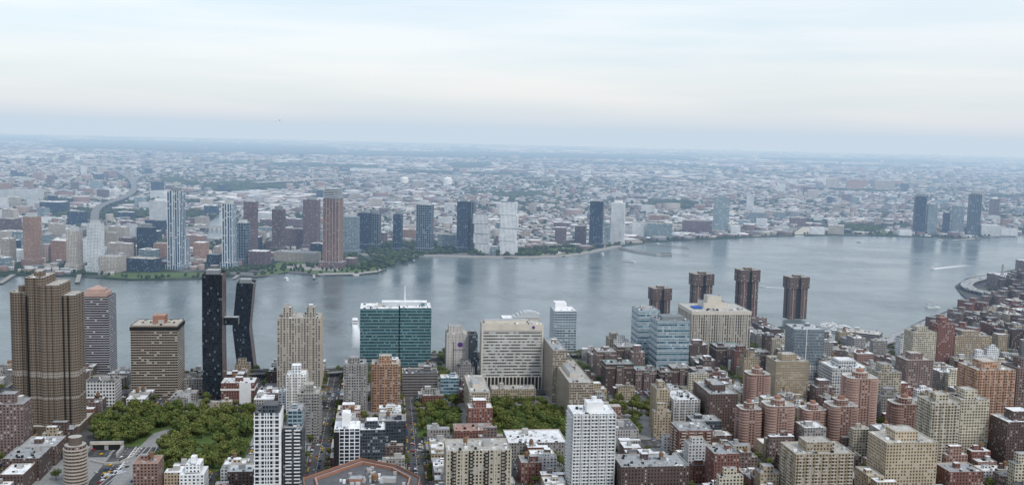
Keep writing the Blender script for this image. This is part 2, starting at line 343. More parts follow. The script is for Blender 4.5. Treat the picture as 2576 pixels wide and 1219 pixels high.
b.box(b.W*.3,b.W*.34,-.4,-.003,0,b.h-10,'brown_trim')
cx,cz=b.W*.62,b.h-14; n=20; b.face([(cx+3.4*math.cos(2*math.pi*i/n),-.42,cz+3.4*math.sin(2*math.pi*i/n)) for i in range(n)],'purple')
o=b.done()
tc=bpy.data.curves.new('hospital_lettering','FONT'); tc.body='TISCH HOSPITAL'; tc.size=2.3; tc.align_x='CENTER'; tc.extrude=.05
to=bpy.data.objects.new('hospital_lettering',tc); scene.collection.objects.link(to); tc.materials.append(MAT['purple']); to.parent=o; to.location=(b.W*.6,-.5,b.h-22); to.rotation_euler=(math.pi/2,0,0)
bld('dark_glass_building',1178,1200,842,945,25,'dark_modern','roof_dark',cl=.5,tank=0)
b=B('hospital_slab',1210,1362,815,978,28); b.body('hospital_white','roof_tan',cl=1,tank=0); w=b.W
b.box(-.7,w+.7,-.7,-.003,b.h-8,b.h,'stone_cream'); b.box(-.6,1.6,-.9,-.003,0,b.h-8,'stone_cream'); b.box(w-1.6,w+.6,-.9,-.003,0,b.h-8,'stone_cream')
b.box(1.7,w-1.7,-3,-.003,0,16,'black','roof_tan')
for i in range(16): x=2+(w-5)*i/15.5; b.box(x,x+1.4,-3.6,-3.003,0,16,'stone_cream')
b.box(4,w-20,10,24,b.h-1,b.h+3,'stone_cream','roof_gray'); n=16; b.face([(w*.84+2*math.cos(2*math.pi*i/n),-.9,b.h-4+2*math.sin(2*math.pi*i/n)) for i in range(n)],'purple'); b.done()
b=B('gray_curved_roof_building',1262,1357,800,905,24); b.body('hospital_beige','roof_white',cl=0); w=b.W
for i in range(8):
    x0=w*(.3+.7*i/8); zz=b.h+9*math.sin(math.pi*(i+.8)/10); b.box(x0,x0+w*.7/8-.1,3,20,b.h,zz,'metal_gray')
b.done()
b=B('glass_office_tower',1392,1448,782,892,40); b.body('q_teal','roof_white',tank=0,cl=.6); b.box(3,b.W*.6,12,34,b.h-1,b.h+10,'white_paint','roof_white'); b.bands(4,'white_paint',.4,.3,6); b.done()
b=B('concrete_apartment_slab',1388,1424,880,1012,75); b.body('kips_grid','roof_gray',cl=.5); b.done()
b=B('concrete_apartment_slab',1430,1490,962,1062,118); b.body('kips_grid','roof_tan',cl=.4,tank=0); b.box(6,14,30,80,b.h-1,b.h+4,'stone_cream','roof_gray'); b.done()
b=B('concrete_apartment_slab',1180,1232,985,1064,80); b.body('kips_grid','roof_tan',cl=.4,tank=0); b.box(5,13,20,50,b.h-1,b.h+4,'stone_cream','roof_gray'); b.done()
bld('hospital_annex',1236,1347,978,1012,22,'tan_brick','roof_tan',tank=0)
b=B('glass_science_tower',1602,1655,780,915,40); b.body('blue_glass','roof_gray',tank=0); b.bands(8,'white_paint',.5,.35,10); b.done()
b=B('glass_science_tower',1650,1730,806,945,42); b.body('blue_glass','roof_gray',tank=0,cl=2); b.bands(8,'white_paint',.5,.35,10); b.box(8,b.W-6,8,30,b.h-1,b.h+4,'mech'); b.done()
b=B('hospital_cube',1737,1883,783,905,70); b.body('bellevue_grid','roof_tan',cl=.5,tank=0,ph=False); w=b.W
b.ribs(22,'stone_cream',.7,.7,0,b.h-5.1,-1); b.box(-.9,w+.9,-.9,b.D+.9,b.h-5,b.h,'stone_cream','roof_tan',.5)
b.box(w*.28,w*.68,26,54,b.h,b.h+8,'stone_cream','roof_gray',1); b.box(w*.36,w*.6,30,48,b.h+8,b.h+17,'stone_cream','roof_gray',1)
b.box(w*.1,w*.26,20,40,b.h+.6,b.h+1.8,'blue_tarp'); b.clutter(2,w-2,4,20,b.h+.1,'stone_cream',1,0,False); b.done()
for ul,ur,vt,vb in ((1643,1684,726,812),(1745,1789,690,800),(1860,1903,680,815),(1984,2028,698,803)):
    b=B('brown_riverside_tower',ul,ur,vt,vb,22,rot=14); w=b.W; D=22; h=b.h
    for (x0,x1,y0,y1) in ((0,w*.36,0,D*.38),(w*.64,w,0,D*.38),(0,w*.36,D*.62,D),(w*.64,w,D*.62,D)): b.box(x0,x1,y0,y1,0,h-20,'water_brown')
    b.box(2,w-2,2.5,D-2.5,0,h-20.3,'black')
    e=2.0
    for (x0,x1,y0,y1) in ((-e,w*.42,-e,D*.42),(w*.58,w+e,-e,D*.42),(-e,w*.42,D*.58,D+e),(w*.58,w+e,D*.58,D+e)): b.box(x0,x1,y0,y1,h-20,h,'water_brown','roof_tan',.8,bottom=True)
    b.box(0.4,w-.4,.8,D-.8,h-20,h-1.5,'black','roof_gray'); b.box(w*.3,w*.7,D*.3,D*.7,h-1.5,h+4,'brown_trim','roof_tan')
    for xx in (w*.18,w*.82): b.box(xx-.5,xx+.5,-1.2,-.003,0,h-20,'pink_trim')
    b.done()
b=B('gray_glass_research_building',1992,2068,828,955,40,rot=2); b.body('steel_gray','metal_gray',cl=.6,tank=0,z0=22); b.box(b.W*.35,b.W,0,40,0,22,'white_lab','roof_gray'); b.box(0,b.W*.35,0,40,0,22,'steel_gray')
b.box(b.W*.4,b.W*.42,-.6,-.003,22,b.h,'white_paint'); b.done()
# old brick hospital pavilions with green copper trim
for ul,ur,vt,vb,D in ((1500,1548,884,962,24),(1552,1600,872,935,26),(1522,1592,915,988,26),(1598,1650,930,980,22),(1690,1738,925,968,24),(1742,1790,930,975,20),(1800,1868,872,932,30),(1872,1935,885,935,26),(1660,1688,935,985,20)):
    b=B('brick_hospital_pavilion',ul,ur,vt,vb,D); b.body('brick_dark' if R()<.6 else 'brick_mauve','roof_gray',tank=0,trim='copper_green' if R()<.4 else 'stone_cream'); w=b.W
    b.box(-.4,w+.4,-.4,D+.4,b.h-5,b.h-4.4,'stone_cream',bottom=True); b.box(w*.38,w*.62,-3,-.5,0,b.h-2,'brick_mauve','copper_green'); b.done()
# mid-ground named apartment buildings : (name,ul,ur,vt,vb,D,wall,roof,balconies)
L=[('mauve_brick_tower',-25,62,1016,1150,26,'brick_mauve','roof_gray',0),
('brown_brick_walkup',8,100,1152,1210,36,'brick_dark','roof_gray',0),('brown_brick_walkup',50,140,1122,1172,34,'brick_dark','roof_gray',0),('brown_brick_walkup',0,60,1192,1240,30,'brick_dark','roof_white',0),
('white_institute_building',212,290,960,1022,30,'white_lab','roof_dark',0),
('balcony_apartment_tower',864,920,915,1052,26,'gray_stone','roof_gray',1),('orange_brick_apartment_tower',934,1006,915,1036,26,'brick_orange','roof_tan',1),
('parking_garage',1012,1100,938,998,30,'garage','roof_dark',0),('pale_glass_pavilion',1108,1153,950,1006,20,'blue_glass','roof_white',0),('white_low_clinic',1052,1106,990,1010,16,'white_apts','roof_white',0),
('white_stepped_apartments',720,770,942,1062,26,'white_apts','roof_white',1),('tan_brown_apartments',748,803,990,1112,30,'gray_stone','roof_tan',1),('white_townhouse',700,718,985,1040,18,'white_apts','roof_white',0),
('gray_glass_apartments',952,1020,1058,1150,24,'dark_modern','roof_gray',0),('gray_modern_apartments',905,968,1080,1188,24,'dark_modern','roof_white',0),
('pink_brick_apartments',335,398,1165,1245,24,'brick_pink','roof_pink',0),
('tan_brick_apartments',1648,1682,978,1086,26,'tan_brick','roof_tan',0),('white_and_dark_apartments',1692,1758,1005,1092,46,'white_apts','roof_white',1),('dark_brown_slab',1782,1852,990,1102,60,'brick_dark','roof_gray',0),
('tan_hospital_residence',1948,2030,908,1012,34,'tan_brick','roof_tan',0),('white_grid_school',2090,2185,925,1012,40,'white_lab','roof_white',0),
('tan_striped_building',2205,2262,935,1035,30,'cream_apts','roof_gray',0),('tan_brick_apartments',2275,2342,905,1002,28,'brick_mauve','roof_tan',0),
('tan_brick_apartments',2292,2350,835,935,26,'cream_apts','roof_tan',0),('red_brick_tower',2353,2396,815,925,24,'brick_red','roof_pink',0),('tan_brick_apartments',2398,2490,845,925,26,'tan_brick','roof_tan',0),
('dark_gray_apartments',2362,2426,935,995,26,'gray_stone','roof_white',0),('orange_brick_tower',2446,2541,930,1128,38,'brick_orange','roof_tan',1),('gray_tower',2546,2620,925,1110,30,'brick_mauve','roof_dark',0),
('cream_apartment_tower',2334,2404,1012,1190,28,'cream_apts','roof_tan',1),('cream_apartment_tower',2408,2478,1005,1168,30,'cream_apts','roof_tan',0),
('tan_apartment_block',2222,2350,1112,1262,36,'tan_brick','roof_tan',0),('tan_apartment_block',1995,2140,1140,1292,36,'tan_brick','roof_tan',1),('gray_stone_apartments',2210,2266,1082,1172,24,'gray_stone','roof_white',0),
('red_brick_apartments',1706,1790,1082,1162,32,'brick_red','roof_gray',1),('glass_top_building',1740,1812,1058,1120,24,'dark_modern','roof_gray',0),('red_brick_apartments',1793,1856,1140,1245,26,'brick_red','roof_gray',0),
('dark_brick_loft_building',1560,1730,1172,1275,36,'brick_dark','roof_gray',0),('low_commercial_building',1278,1425,1112,1152,46,'gray_stone','roof_white',0),('red_brick_school',1142,1240,1082,1148,26,'brick_red','roof_pink',0),
('red_brick_lowrise',1310,1362,1162,1215,22,'brick_red','roof_gray',0),('gray_low_building',1545,1605,1080,1135,40,'gray_stone','roof_dark',0),
('brick_apartments',2385,2470,1185,1262,26,'brick_red','roof_gray',0),('dark_stone_apartments',2526,2620,1060,1190,30,'brick_dark','roof_white',0),('gray_apartments',2020,2075,1075,1150,24,'gray_stone','roof_white',0),
('cream_lowrise',2180,2218,1195,1270,26,'tan_brick','roof_tan',0),('brick_lowrise',572,636,1185,1250,22,'brick_dark','roof_white',0),('dark_tenement',2110,2200,1010,1060,24,'brick_dark','roof_white',0),
('brick_low_hospital',2080,2170,880,905,30,'brick_mauve','roof_tan',0),('tan_lowrise',1650,1688,1040,1090,20,'tan_brick','roof_gray',0),('red_lowrise',2072,2120,905,965,24,'gray_stone','roof_tan',0)]
for nm,ul,ur,vt,vb,D,wall,roof,bal in L:
    b=B(nm,ul,ur,vt,vb,D); b.body(wall,roof,tank=.3,trim=random.choice(['stone_cream','conc','tan_trim']))
    if bal:
        n=max(2,int(b.W/7)); xs=[b.W*(i+.25)/n for i in range(n)]; mt={'brick_orange':'pink_trim','brick_dark':'white_paint','gray_stone':'conc'}.get(wall,'stone_cream')
        b.balc(xs,w=b.W/n*.5,mat=mt); b.balc([D*.2,D*.6],w=D*.2,mat=mt,side=1 if (ul+ur)/2<963 else -1)
    if b.h>40: b.box(b.W*.25,b.W*.7,D*.25,D*.75,b.h-1,b.h+U(5,8),wall,roof,.8)
    b.done()
b=B('red_white_brick_building',556,640,962,1016,26); b.body('brick_red','roof_white',tank=0); b.box(-.5,b.W+.5,-.5,26.5,b.h-9,b.h-7,'white_paint',bottom=True); b.box(b.W*.55,b.W*.9,-.8,-.51,0,b.h,'white_paint'); b.done()
# pink brick towers with rounded balcony corners
for ul,ur,vt,vb,D in ((1882,1936,942,1038,24),(1862,1914,1030,1138,22),(1928,1996,1022,1142,26),(2022,2078,1032,1122,22),(2088,2158,1022,1128,26),(2130,2204,952,1112,26),(2248,2318,1016,1102,24)):
    b=B('pink_brick_balcony_tower',ul,ur,vt,vb,D); w=b.W; h=b.h; r=w*.2
    pts=[]
    for cx,cy,a0 in ((r,r,180),(w-r,r,270),(w-r,D-r,0),(r,D-r,90)):
        for j in range(5): a=math.radians(a0+22.5*j); pts.append((cx+r*math.cos(a),cy+r*math.sin(a)))
    b.prism(pts,0,h-1,'brick_pink','roof_tan',1,'white_paint')
    z=4
    while z<h-3:
        for cx,cy in ((r,r),(w-r,r),(r,D-r),(w-r,D-r)): b.cyl(cx,cy,r+1.1,z,z+.95,'pink_trim',n=12)
        z+=2.85
    b.cyl(w/2,D/2,w*.25,h-1,h+5,'brick_pink','roof_tan',n=14); b.cyl(w/2,D/2,w*.12,h+5,h+8,'brick_trim',n=10); b.clutter(2,w-2,2,D-2,h-1,'brick_pink',.7,0,False); b.done()
# cylindrical balcony tower
b=B('round_balcony_tower',152,214,1125,1240,24); r=b.W/2; b.cyl(r,r,r-1.3,0,b.h,'brick_mauve','roof_tan',n=20); z=4
while z<b.h-1: b.cyl(r,r,r,z,z+1.0,'tan_trim',n=20); z+=3
b.cyl(r,r,r*.55,b.h,b.h+7,'brown_trim','roof_tan',n=14); b.done()
# white balcony tower in the foreground
b=B('white_balcony_tower',1436,1542,1040,1262,30); b.body('white_apts','roof_white',cl=1,tank=0); n=5
b.balc([b.W*(i+.12)/n for i in range(n)],w=b.W/n*.76,d=1.9,fl=3.0); b.balc([3,12,21],w=6,d=1.7,fl=3.0,side=-1)
b.ribs(5,'white_paint',.5,2.0); b.box(b.W*.35,b.W*.75,8,20,b.h-1,b.h+8,'white_paint','roof_white'); b.cyl(b.W*.55,14,2.4,b.h+8,b.h+12,'white_paint'); b.done()
b=B('cream_dark_banded_apartments',1120,1283,1132,1305,34); b.body('cream_apts','roof_tan',cl=1.2,tank=1); b.ribs(8,'stone_cream',1.2,.5)
b.balc([b.W*.08,b.W*.34,b.W*.58,b.W*.84],w=4,d=1.4,mat='black'); b.done()
b=B('white_framed_glass_tower',640,704,1038,1310,26); b.body('white_modern','roof_dark',cl=1,tank=0,z1=b.h); b.box(b.W*.3,b.W*.9,5,20,b.h-1,b.h+5,'dark_modern','roof_dark')
b.ribs(4,'white_paint',.7,.6,0,b.h,1); b.bands(6.8,'white_paint',.6,.5,4); b.done()
b=B('glass_setback_tower',712,760,1075,1300,34); b.body('dark_modern','roof_gray'); b.body('q_teal','roof_gray',x0=b.W*.2,x1=b.W*.95,y0=8,z0=b.h,z1=b.h+12); b.balc([2,9],w=5,mat='white_paint'); b.done()
b=B('white_dark_modern_apartments',840,904,1078,1212,26); b.body('white_modern','roof_white',tank=0); b.box(b.W*.3,b.W*.62,6,18,b.h-1,b.h+13,'white_paint','roof_white'); b.box(-.4,b.W*.2,-.5,-.003,0,b.h-3,'black'); b.done()
b=B('white_stepped_townhouse',452,514,1192,1262,22); b.body('white_apts','roof_white',tank=0); b.body('white_apts','roof_white',x0=b.W*.2,x1=b.W*.8,y0=5,z0=b.h,z1=b.h+7,cl=1,tank=0); b.box(b.W*.4,b.W*.6,8,14,b.h+7,b.h+13,'white_paint'); b.done()
# polygonal brick roof in the foreground
zc=48.0; pp=[site(u,v,zc) for u,v in ((775,1262),(1042,1262),(1057,1198),(1000,1168),(908,1150),(762,1200))]
o0=pp[0]; poly=[(p.x-o0.x,p.y-o0.y) for p in pp]
b=MB(); b.prism(poly,0,zc-2,'brick_orange','roof_dark',2.0,'brick_trim'); cx=sum(p[0] for p in poly)/6; cy=sum(p[1] for p in poly)/6
ins=[(cx+(p[0]-cx)*.82,cy+(p[1]-cy)*.82) for p in poly]; ins2=[(cx+(p[0]-cx)*.79,cy+(p[1]-cy)*.79) for p in poly]
for i in range(6):
    j=(i+1)%6; b.prism([ins[i],ins[j],ins2[j],ins2[i]],zc-1.99,zc+.4,'brick_trim','roof_pink')
for _ in range(40):
    k1=U(0,.7); i=random.randrange(6); f_=R(); ex=poly[i][0]*f_+poly[(i+1)%6][0]*(1-f_); ey=poly[i][1]*f_+poly[(i+1)%6][1]*(1-f_); x=cx+(ex-cx)*k1; y=cy+(ey-cy)*k1; w=U(1,4); d=U(1,3)
    b.box(x,x+w,y,y+d,zc-2,zc-2+U(1,3),random.choice(['metal_gray','mech','white_paint','conc']))
b.tank(cx+6,cy-2,zc-2,2.6); b.box(cx-14,cx-4,cy-6,cy+2,zc-2,zc+2.2,'brick_trim','roof_gray'); b.box(cx+12,cx+22,cy-1,cy+5,zc-2,zc+1.6,'conc','roof_gray')
b.obj('polygonal_brick_building',o0-Vector((0,0,zc)))
A_=[(p.dot(AX),p.dot(SX)) for p in pp]; FOOT.append((min(a for a,_ in A_)-3,max(a for a,_ in A_)+3,min(a for _,a in A_)-3,max(a for _,a in A_)+3))

# ------------------------------------------------------------------ trees
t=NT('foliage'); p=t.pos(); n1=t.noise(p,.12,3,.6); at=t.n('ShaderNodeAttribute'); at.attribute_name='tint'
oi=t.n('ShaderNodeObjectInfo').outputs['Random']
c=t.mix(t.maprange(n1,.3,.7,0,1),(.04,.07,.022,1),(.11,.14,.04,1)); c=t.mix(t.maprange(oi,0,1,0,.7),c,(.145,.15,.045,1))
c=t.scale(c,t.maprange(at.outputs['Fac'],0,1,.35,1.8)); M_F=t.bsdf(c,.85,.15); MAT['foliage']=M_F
t=NT('far_foliage'); p=t.pos(); n1=t.noise(p,.004,3,.6); at=t.n('ShaderNodeAttribute'); at.attribute_name='tint'
c=t.mix(t.maprange(n1,.35,.65,0,1),(.025,.045,.022,1),(.055,.08,.032,1)); c=t.scale(c,t.maprange(at.outputs['Fac'],0,1,.6,1.5)); M_FF=t.bsdf(c,.9,.1)
plain('bark',(.09,.07,.05)); plain('lawn',(.09,.14,.04),sc=.1); plain('path',(.36,.34,.31)); plain('sidewalk',(.29,.288,.28),sc=.3); plain('paint_white',(.75,.75,.73)); plain('sand',(.48,.44,.36)); plain('road_gray',(.2,.2,.2))
def tree_mesh(seed,r=5.0,h=11.0,nl=420):
    rs=random.Random(seed); v=[];f=[];mi=[];ti=[]
    def tube(a,b,r0,r1,n=5):
        a=Vector(a);b=Vector(b);d=(b-a).normalized(); x=d.orthogonal().normalized(); y=d.cross(x); i=len(v)
        for c,rr in ((a,r0),(b,r1)):
            for k in range(n): q=c+(x*math.cos(2*math.pi*k/n)+y*math.sin(2*math.pi*k/n))*rr; v.append(tuple(q))
        for k in range(n): f.append((i+k,i+(k+1)%n,i+n+(k+1)%n,i+n+k)); mi.append(1); ti.append(.5)
    tube((0,0,0),(0,0,h*.42),.38,.26); bl=[]
    for k in range(7):
        a=2*math.pi*k/7+rs.uniform(-.4,.4); rr=r*rs.uniform(.35,.7); z=h*rs.uniform(.5,.82)
        bl.append((rr*math.cos(a),rr*math.sin(a),z,r*rs.uniform(.36,.56))); tube((0,0,h*rs.uniform(.3,.42)),bl[-1][:3],.17,.05,4)
    bl.append((0,0,h*.86,r*.5))
    for k in range(nl):
        c=rs.choice(bl); d=Vector((rs.gauss(0,1),rs.gauss(0,1),rs.gauss(0,1))).normalized(); q=Vector(c[:3])+Vector((d.x,d.y,d.z*.75))*c[3]*rs.uniform(.6,1.12)
        n=(d+Vector((rs.uniform(-.7,.7),rs.uniform(-.7,.7),rs.uniform(-.2,.9)))).normalized(); x=n.orthogonal().normalized(); y=n.cross(x); s=rs.uniform(.35,.8); i=len(v)
        for ax,ay in ((-1,-.6),(.2,-1),(1,.3),(-.1,1)): v.append(tuple(q+x*ax*s+y*ay*s))
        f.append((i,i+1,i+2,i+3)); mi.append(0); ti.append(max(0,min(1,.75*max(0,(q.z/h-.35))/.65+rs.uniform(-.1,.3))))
    me=bpy.data.meshes.new('tree_mesh'); me.from_pydata(v,[],f); me.materials.append(M_F); me.materials.append(MAT['bark']); me.polygons.foreach_set('material_index',mi)
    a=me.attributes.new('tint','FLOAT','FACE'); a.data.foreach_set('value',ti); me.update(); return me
TM=[tree_mesh(i,U(4.2,5.6),U(10,13)) for i in range(5)]
def tree(x,y,s=1.0,name='street_tree',z=.1):
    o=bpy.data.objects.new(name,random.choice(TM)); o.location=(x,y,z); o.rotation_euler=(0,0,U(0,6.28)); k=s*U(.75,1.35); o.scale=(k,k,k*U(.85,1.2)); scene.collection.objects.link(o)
def occupied(x,y,pad=1.5):
    P=Vector((x,y,0)); a=P.dot(AX); s=P.dot(SX); return any(f[0]-pad<a<f[1]+pad and f[2]-pad<s<f[3]+pad for f in FOOT)
def grove(L,n,s=1.0,name='park_tree',holes=[]):
    poly=S(L); xs=[p[0] for p in poly]; ys=[p[1] for p in poly]; k=0; tries=0
    H=[S(h) for h in holes]
    while k<n and tries<n*20:
        tries+=1; x=U(min(xs),max(xs)); y=U(min(ys),max(ys))
        if inpoly(x,y,poly) and not occupied(x,y,3) and not any(inpoly(x,y,h) for h in H): tree(x,y,s,name); k+=1
EXCL=[]
def area(L): EXCL.append(S(L)); return L
gl=area([(238,1125),(275,1042),(462,1034),(440,1072),(385,1090),(352,1122)])
gr=area([(450,1045),(636,1034),(640,1085),(618,1150),(545,1185),(392,1192),(402,1135)])
plaza=area([(150,1300),(215,1095),(238,1125),(352,1122),(400,1085),(402,1135),(388,1192),(330,1300)])
g3=area([(1048,1030),(1150,1020),(1160,1090),(1050,1100)]); g4=area([(1238,1020),(1425,1015),(1432,1106),(1245,1106)])
g5=area([(1540,1010),(1640,1010),(1645,1060),(1560,1060)])
flat('park_lawn',gl,MAT['lawn'],.17); flat('park_lawn',gr,MAT['lawn'],.17); flat('garden_lawn',g3,MAT['lawn'],.17); flat('garden_lawn',g4,MAT['lawn'],.17)
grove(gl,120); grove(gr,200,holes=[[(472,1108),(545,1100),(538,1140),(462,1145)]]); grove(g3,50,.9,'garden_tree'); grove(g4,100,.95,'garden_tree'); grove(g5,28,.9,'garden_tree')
# ------------------------------------------------------------------ street grid
STW,AVW=20.0,30.0
sref=site(820,1060).dot(AX); PITCH=site(1040,1080).dot(AX)-sref
aves=[790,1010,1225]
streets=[sref+PITCH*i for i in range(-9,14)]
hw=STW/2
def G(a,s): return AX*a+SX*s
def land(P): return inpoly(P.x,P.y,manhattan)
side=MB(); marks=MB(); FILL=0
wl=['brick_red','brick_dark','brick_dark','tan_brick','gray_stone','gray_stone','white_apts','brick_pink','brick_mauve','cream_apts','brick_mauve','tan_brick','white_apts']
names={'brick_red':'red_brick_rowhouse','brick_dark':'brown_brick_tenement','tan_brick':'tan_brick_walkup','gray_stone':'gray_stone_walkup','white_apts':'white_painted_walkup','brick_pink':'pink_brick_walkup','brick_mauve':'mauve_brick_walkup','cream_apts':'cream_walkup'}
roofs=['roof_white','roof_white','roof_white','roof_gray','roof_gray','roof_tan','roof_dark']
def visible(P,m=350):
    d=P-CAM
    if d.dot(Fw)<500: return False
    u=uimg(P); v=vimg(P); return -m<u<2576+m and v<1219+m*.55
PLZ=EXCL[2]
for i in range(len(streets)-1):
    a0=streets[i]+hw; a1=streets[i+1]-hw
    bounds=[(aves[j]+AVW/2,aves[j+1]-AVW/2) for j in range(2)]+[(aves[2]+AVW/2,1420)]+([(1440,1640),(1660,1860)] if a0>250 else [])+([(1880,2080),(2100,2300)] if a0>900 else [])
    for s0,s1 in bounds:
        c=G((a0+a1)/2,(s0+s1)/2)
        if not visible(c): continue
        if not all(land(G(a,s0)) for a in (a0,a1)): continue
        far=c.y>1450
        ss=s1
        while ss>s0+20 and not all(land(G(a,ss+6)) for a in (a0,a1)): ss-=10
        P=[G(a0,s0),G(a1,s0),G(a1,ss),G(a0,ss)]
        if not any(inpoly(G((a0+a1)/2,s0+(ss-s0)*k).x,G((a0+a1)/2,s0+(ss-s0)*k).y,PLZ) for k in (.1,.3,.5,.7,.9)):
            side.prism([(q.x,q.y) for q in P],0,.15,'sidewalk','sidewalk')
        for row in (0,1):
            s=s0+1.5
            while s<ss-8:
                w=U(7,20) if not far else U(18,34); w=min(w,ss-3-s)
                if w<5: break
                dep=U(17,26); A0=a0+3 if row==0 else a1-3-dep
                mid=G(A0+dep/2,s+w/2)
                px=uimg(mid)
                bad=any(f[0]-1<A0+dep and f[1]+1>A0 and f[2]-1<s+w and f[3]+1>s for f in FOOT) or not visible(mid,250)
                if not bad: bad=any(inpoly(q.x,q.y,e) for e in EXCL for q in (mid,G(A0,s),G(A0+dep,s),G(A0,s+w),G(A0+dep,s+w)))
                if not bad and far and px>1950: bad=not (land(G(A0,s+w+75)) and land(G(A0-70,s+w+20)) and land(G(A0-20,s+w+110)))
                if bad: s+=w*.5
                else:
                    big=(R()<.16)
                    h=U(11,18) if not big else U(22,34)
                    if far: h=U(14,28) if px<2300 else U(26,40)
                    if px<900 and h>22: h=U(14,20)
                    if px<660 and mid.y<1150: h=min(h,14)
                    wm=random.choice(wl) if not far else random.choice(['brick_red','brick_dark','brick_mauve','tan_brick','gray_stone','cream_apts','brick_mauve','gray_stone'])
                    b=MB(); rf=random.choice(roofs)
                    if R()<.35:
                        k=U(.5,.7); c2=dep*.55
                        if row==0: poly=[(0,0),(dep,0),(dep,w*k),(c2,w*k),(c2,w),(0,w)]
                        else: poly=[(0,0),(dep,0),(dep,w),(dep-c2,w),(dep-c2,w*k),(0,w*k)]
                        b.prism(poly,0,h,wm,rf); b.clutter(1,c2 if row==0 else dep-1,1,w*k,h,wm,1.2,.15)
                    else:
                        b.box(0,dep,0,w,0,h,wm,rf,.9,trim=random.choice(['conc','stone_cream',rf])); b.clutter(1,dep-1,1,w-1,h,wm,1.2,.15)
                        if big: b.box(dep*.2,dep*.75,w*.2,w*.8,h,h+U(4,9),wm,rf,.7)
                    b.obj(names.get(wm,'walkup'),G(A0,s)+Vector((0,0,.15)),GR); FILL+=1
                    s+=w+(0 if R()<.8 else U(2,6))
        for k in range(int((ss-s0)/ (10 if not far else 11))):
            q=G((a0+a1)/2+U(-8,8),U(s0+4,ss-4))
            if visible(q,100) and not occupied(q.x,q.y,4) and not any(inpoly(q.x,q.y,e) for e in EXCL): tree(q.x,q.y,.85,'yard_tree')
        for aa in (a0+1.2,a1-1.2):
            s=s0+4
            while s<ss-4:
                q=G(aa,s)
                if visible(q,60) and R()<.65 and not occupied(q.x,q.y,2) and not any(inpoly(q.x,q.y,e) for e in EXCL): tree(q.x,q.y,.62,'street_tree')
                s+=U(8,15)
side.obj('pavements')
# lane markings
for a in streets:
    s=840
    while s<1420:
        q=G(a,s)
        if visible(q,100) and land(q): P=[G(a-.15,s),G(a+.15,s),G(a+.15,s+5),G(a-.15,s+5)]; marks.face([(p.x,p.y,.02) for p in P],'paint_white')
        s+=9
for sv in aves:
    for a in streets:
        for k in range(7):
            for e in (-hw-3,hw+1):
                ss=sv-12+k*3.6; P=[G(a+e,ss),G(a+e+2.6,ss),G(a+e+2.6,ss+1.2),G(a+e,ss+1.2)]
                if visible(P[0],50) and land(P[0]): marks.face([(p.x,p.y,.02) for p in P],'paint_white')
    for off in (-7,-2.3,2.3,7):
        a=streets[0]
        while a<streets[-1]:
            P=[G(a,sv+off),G(a+4,sv+off),G(a+4,sv+off+.25),G(a,sv+off+.25)]
            if visible(P[0],50) and land(P[0]): marks.face([(p.x,p.y,.02) for p in P],'paint_white')
            a+=10
def strip(pts,w,mat,z=.03):
    Q=[site(u,v) for u,v in pts]
    for p,q in zip(Q[:-1],Q[1:]):
        d=(q-p).normalized(); n=Vector((-d.y,d.x,0))*w/2
        marks.face([(x.x,x.y,z) for x in (p-n,q-n,q+n,p+n)],mat)
for k in range(9):
    strip([(292+k*7,1178-k*7),(322+k*6,1168-k*7)],1.3,'paint_white')
for off in (0,14,28,44): strip([(250+off,1219),(300+off,1178),(345+off,1135),(385+off*.5,1100),(405+off*.4,1078)],.5,'paint_white',.035)
strip([(285,1195),(345,1120),(385,1090)],.9,'paint_white',.04)
marks.obj('road_markings')
# tunnel portal with curved approach walls
b=MB(); P=site(268,1130)
b.box(-16,16,0,3,0,8,'conc','roof_gray'); b.box(-13,-2,-.4,-.003,0,5.5,'black'); b.box(2,13,-.4,-.003,0,5.5,'black'); b.box(-17,-15,-24,-.01,0,4,'conc'); b.box(15,17,-24,-.01,0,4,'conc'); b.box(-14.9,14.9,-1.2,-.401,5.5,8.5,'stone_cream')
b.obj('tunnel_portal',P,GR)
b=MB()
pts=[(228,1160),(262,1168),(300,1165),(335,1150),(352,1128)]; Q=[site(u,v) for u,v in pts]
for p,q in zip(Q[:-1],Q[1:]):
    d=(q-p).normalized(); n=Vector((-d.y,d.x,0))*.5; b.prism([(x.x,x.y) for x in (p-n,q-n,q+n,p+n)],0,2.2,'conc','stone_cream')
b.obj('plaza_retaining_wall')

# ------------------------------------------------------------------ vehicles
def car_mesh(name,col,L=4.6,Wd=1.85,H=1.45):
    cm='paint_'+name
    t=NT(cm); MAT[cm]=t.bsdf(rgb(col),.3,.5); BAY[cm]=3
    b=MB(); h=Wd/2
    prof=[(-L/2,.35),(L/2,.35),(L/2,.75),(L*.28,.92),(L*.12,H),(-L*.28,H),(-L*.43,.95),(-L/2,.85)]
    for s in (-1,1):
        pp=[(x,s*h*(.86 if z>1.0 else 1),z) for x,z in prof]; b.face(pp if s<0 else pp[::-1],cm)
    n=len(prof)
    for i in range(n):
        (x0,z0),(x1,z1)=prof[i],prof[(i+1)%n]; w0=h*(.86 if z0>1.0 else 1); w1=h*(.86 if z1>1.0 else 1)
        b.face([(x0,w0,z0),(x0,-w0,z0),(x1,-w1,z1),(x1,w1,z1)],'black' if i in (3,5) else cm)
    for x in (-L*.31,L*.31):
        for y in (-h,h):
            m=12; c=[(x+.33*math.cos(2*math.pi*k/m),.33+.33*math.sin(2*math.pi*k/m)) for k in range(m)]; y0,y1=y-.11,y+.11
            b.face([(p[0],y0,p[1]) for p in c],'black'); b.face([(p[0],y1,p[1]) for p in c][::-1],'black')
            for k in range(m): p,q=c[k],c[(k+1)%m]; b.face([(p[0],y0,p[1]),(p[0],y1,p[1]),(q[0],y1,q[1]),(q[0],y0,q[1])],'black')
    o=b.obj('car'); me=o.data; bpy.data.objects.remove(o); return me
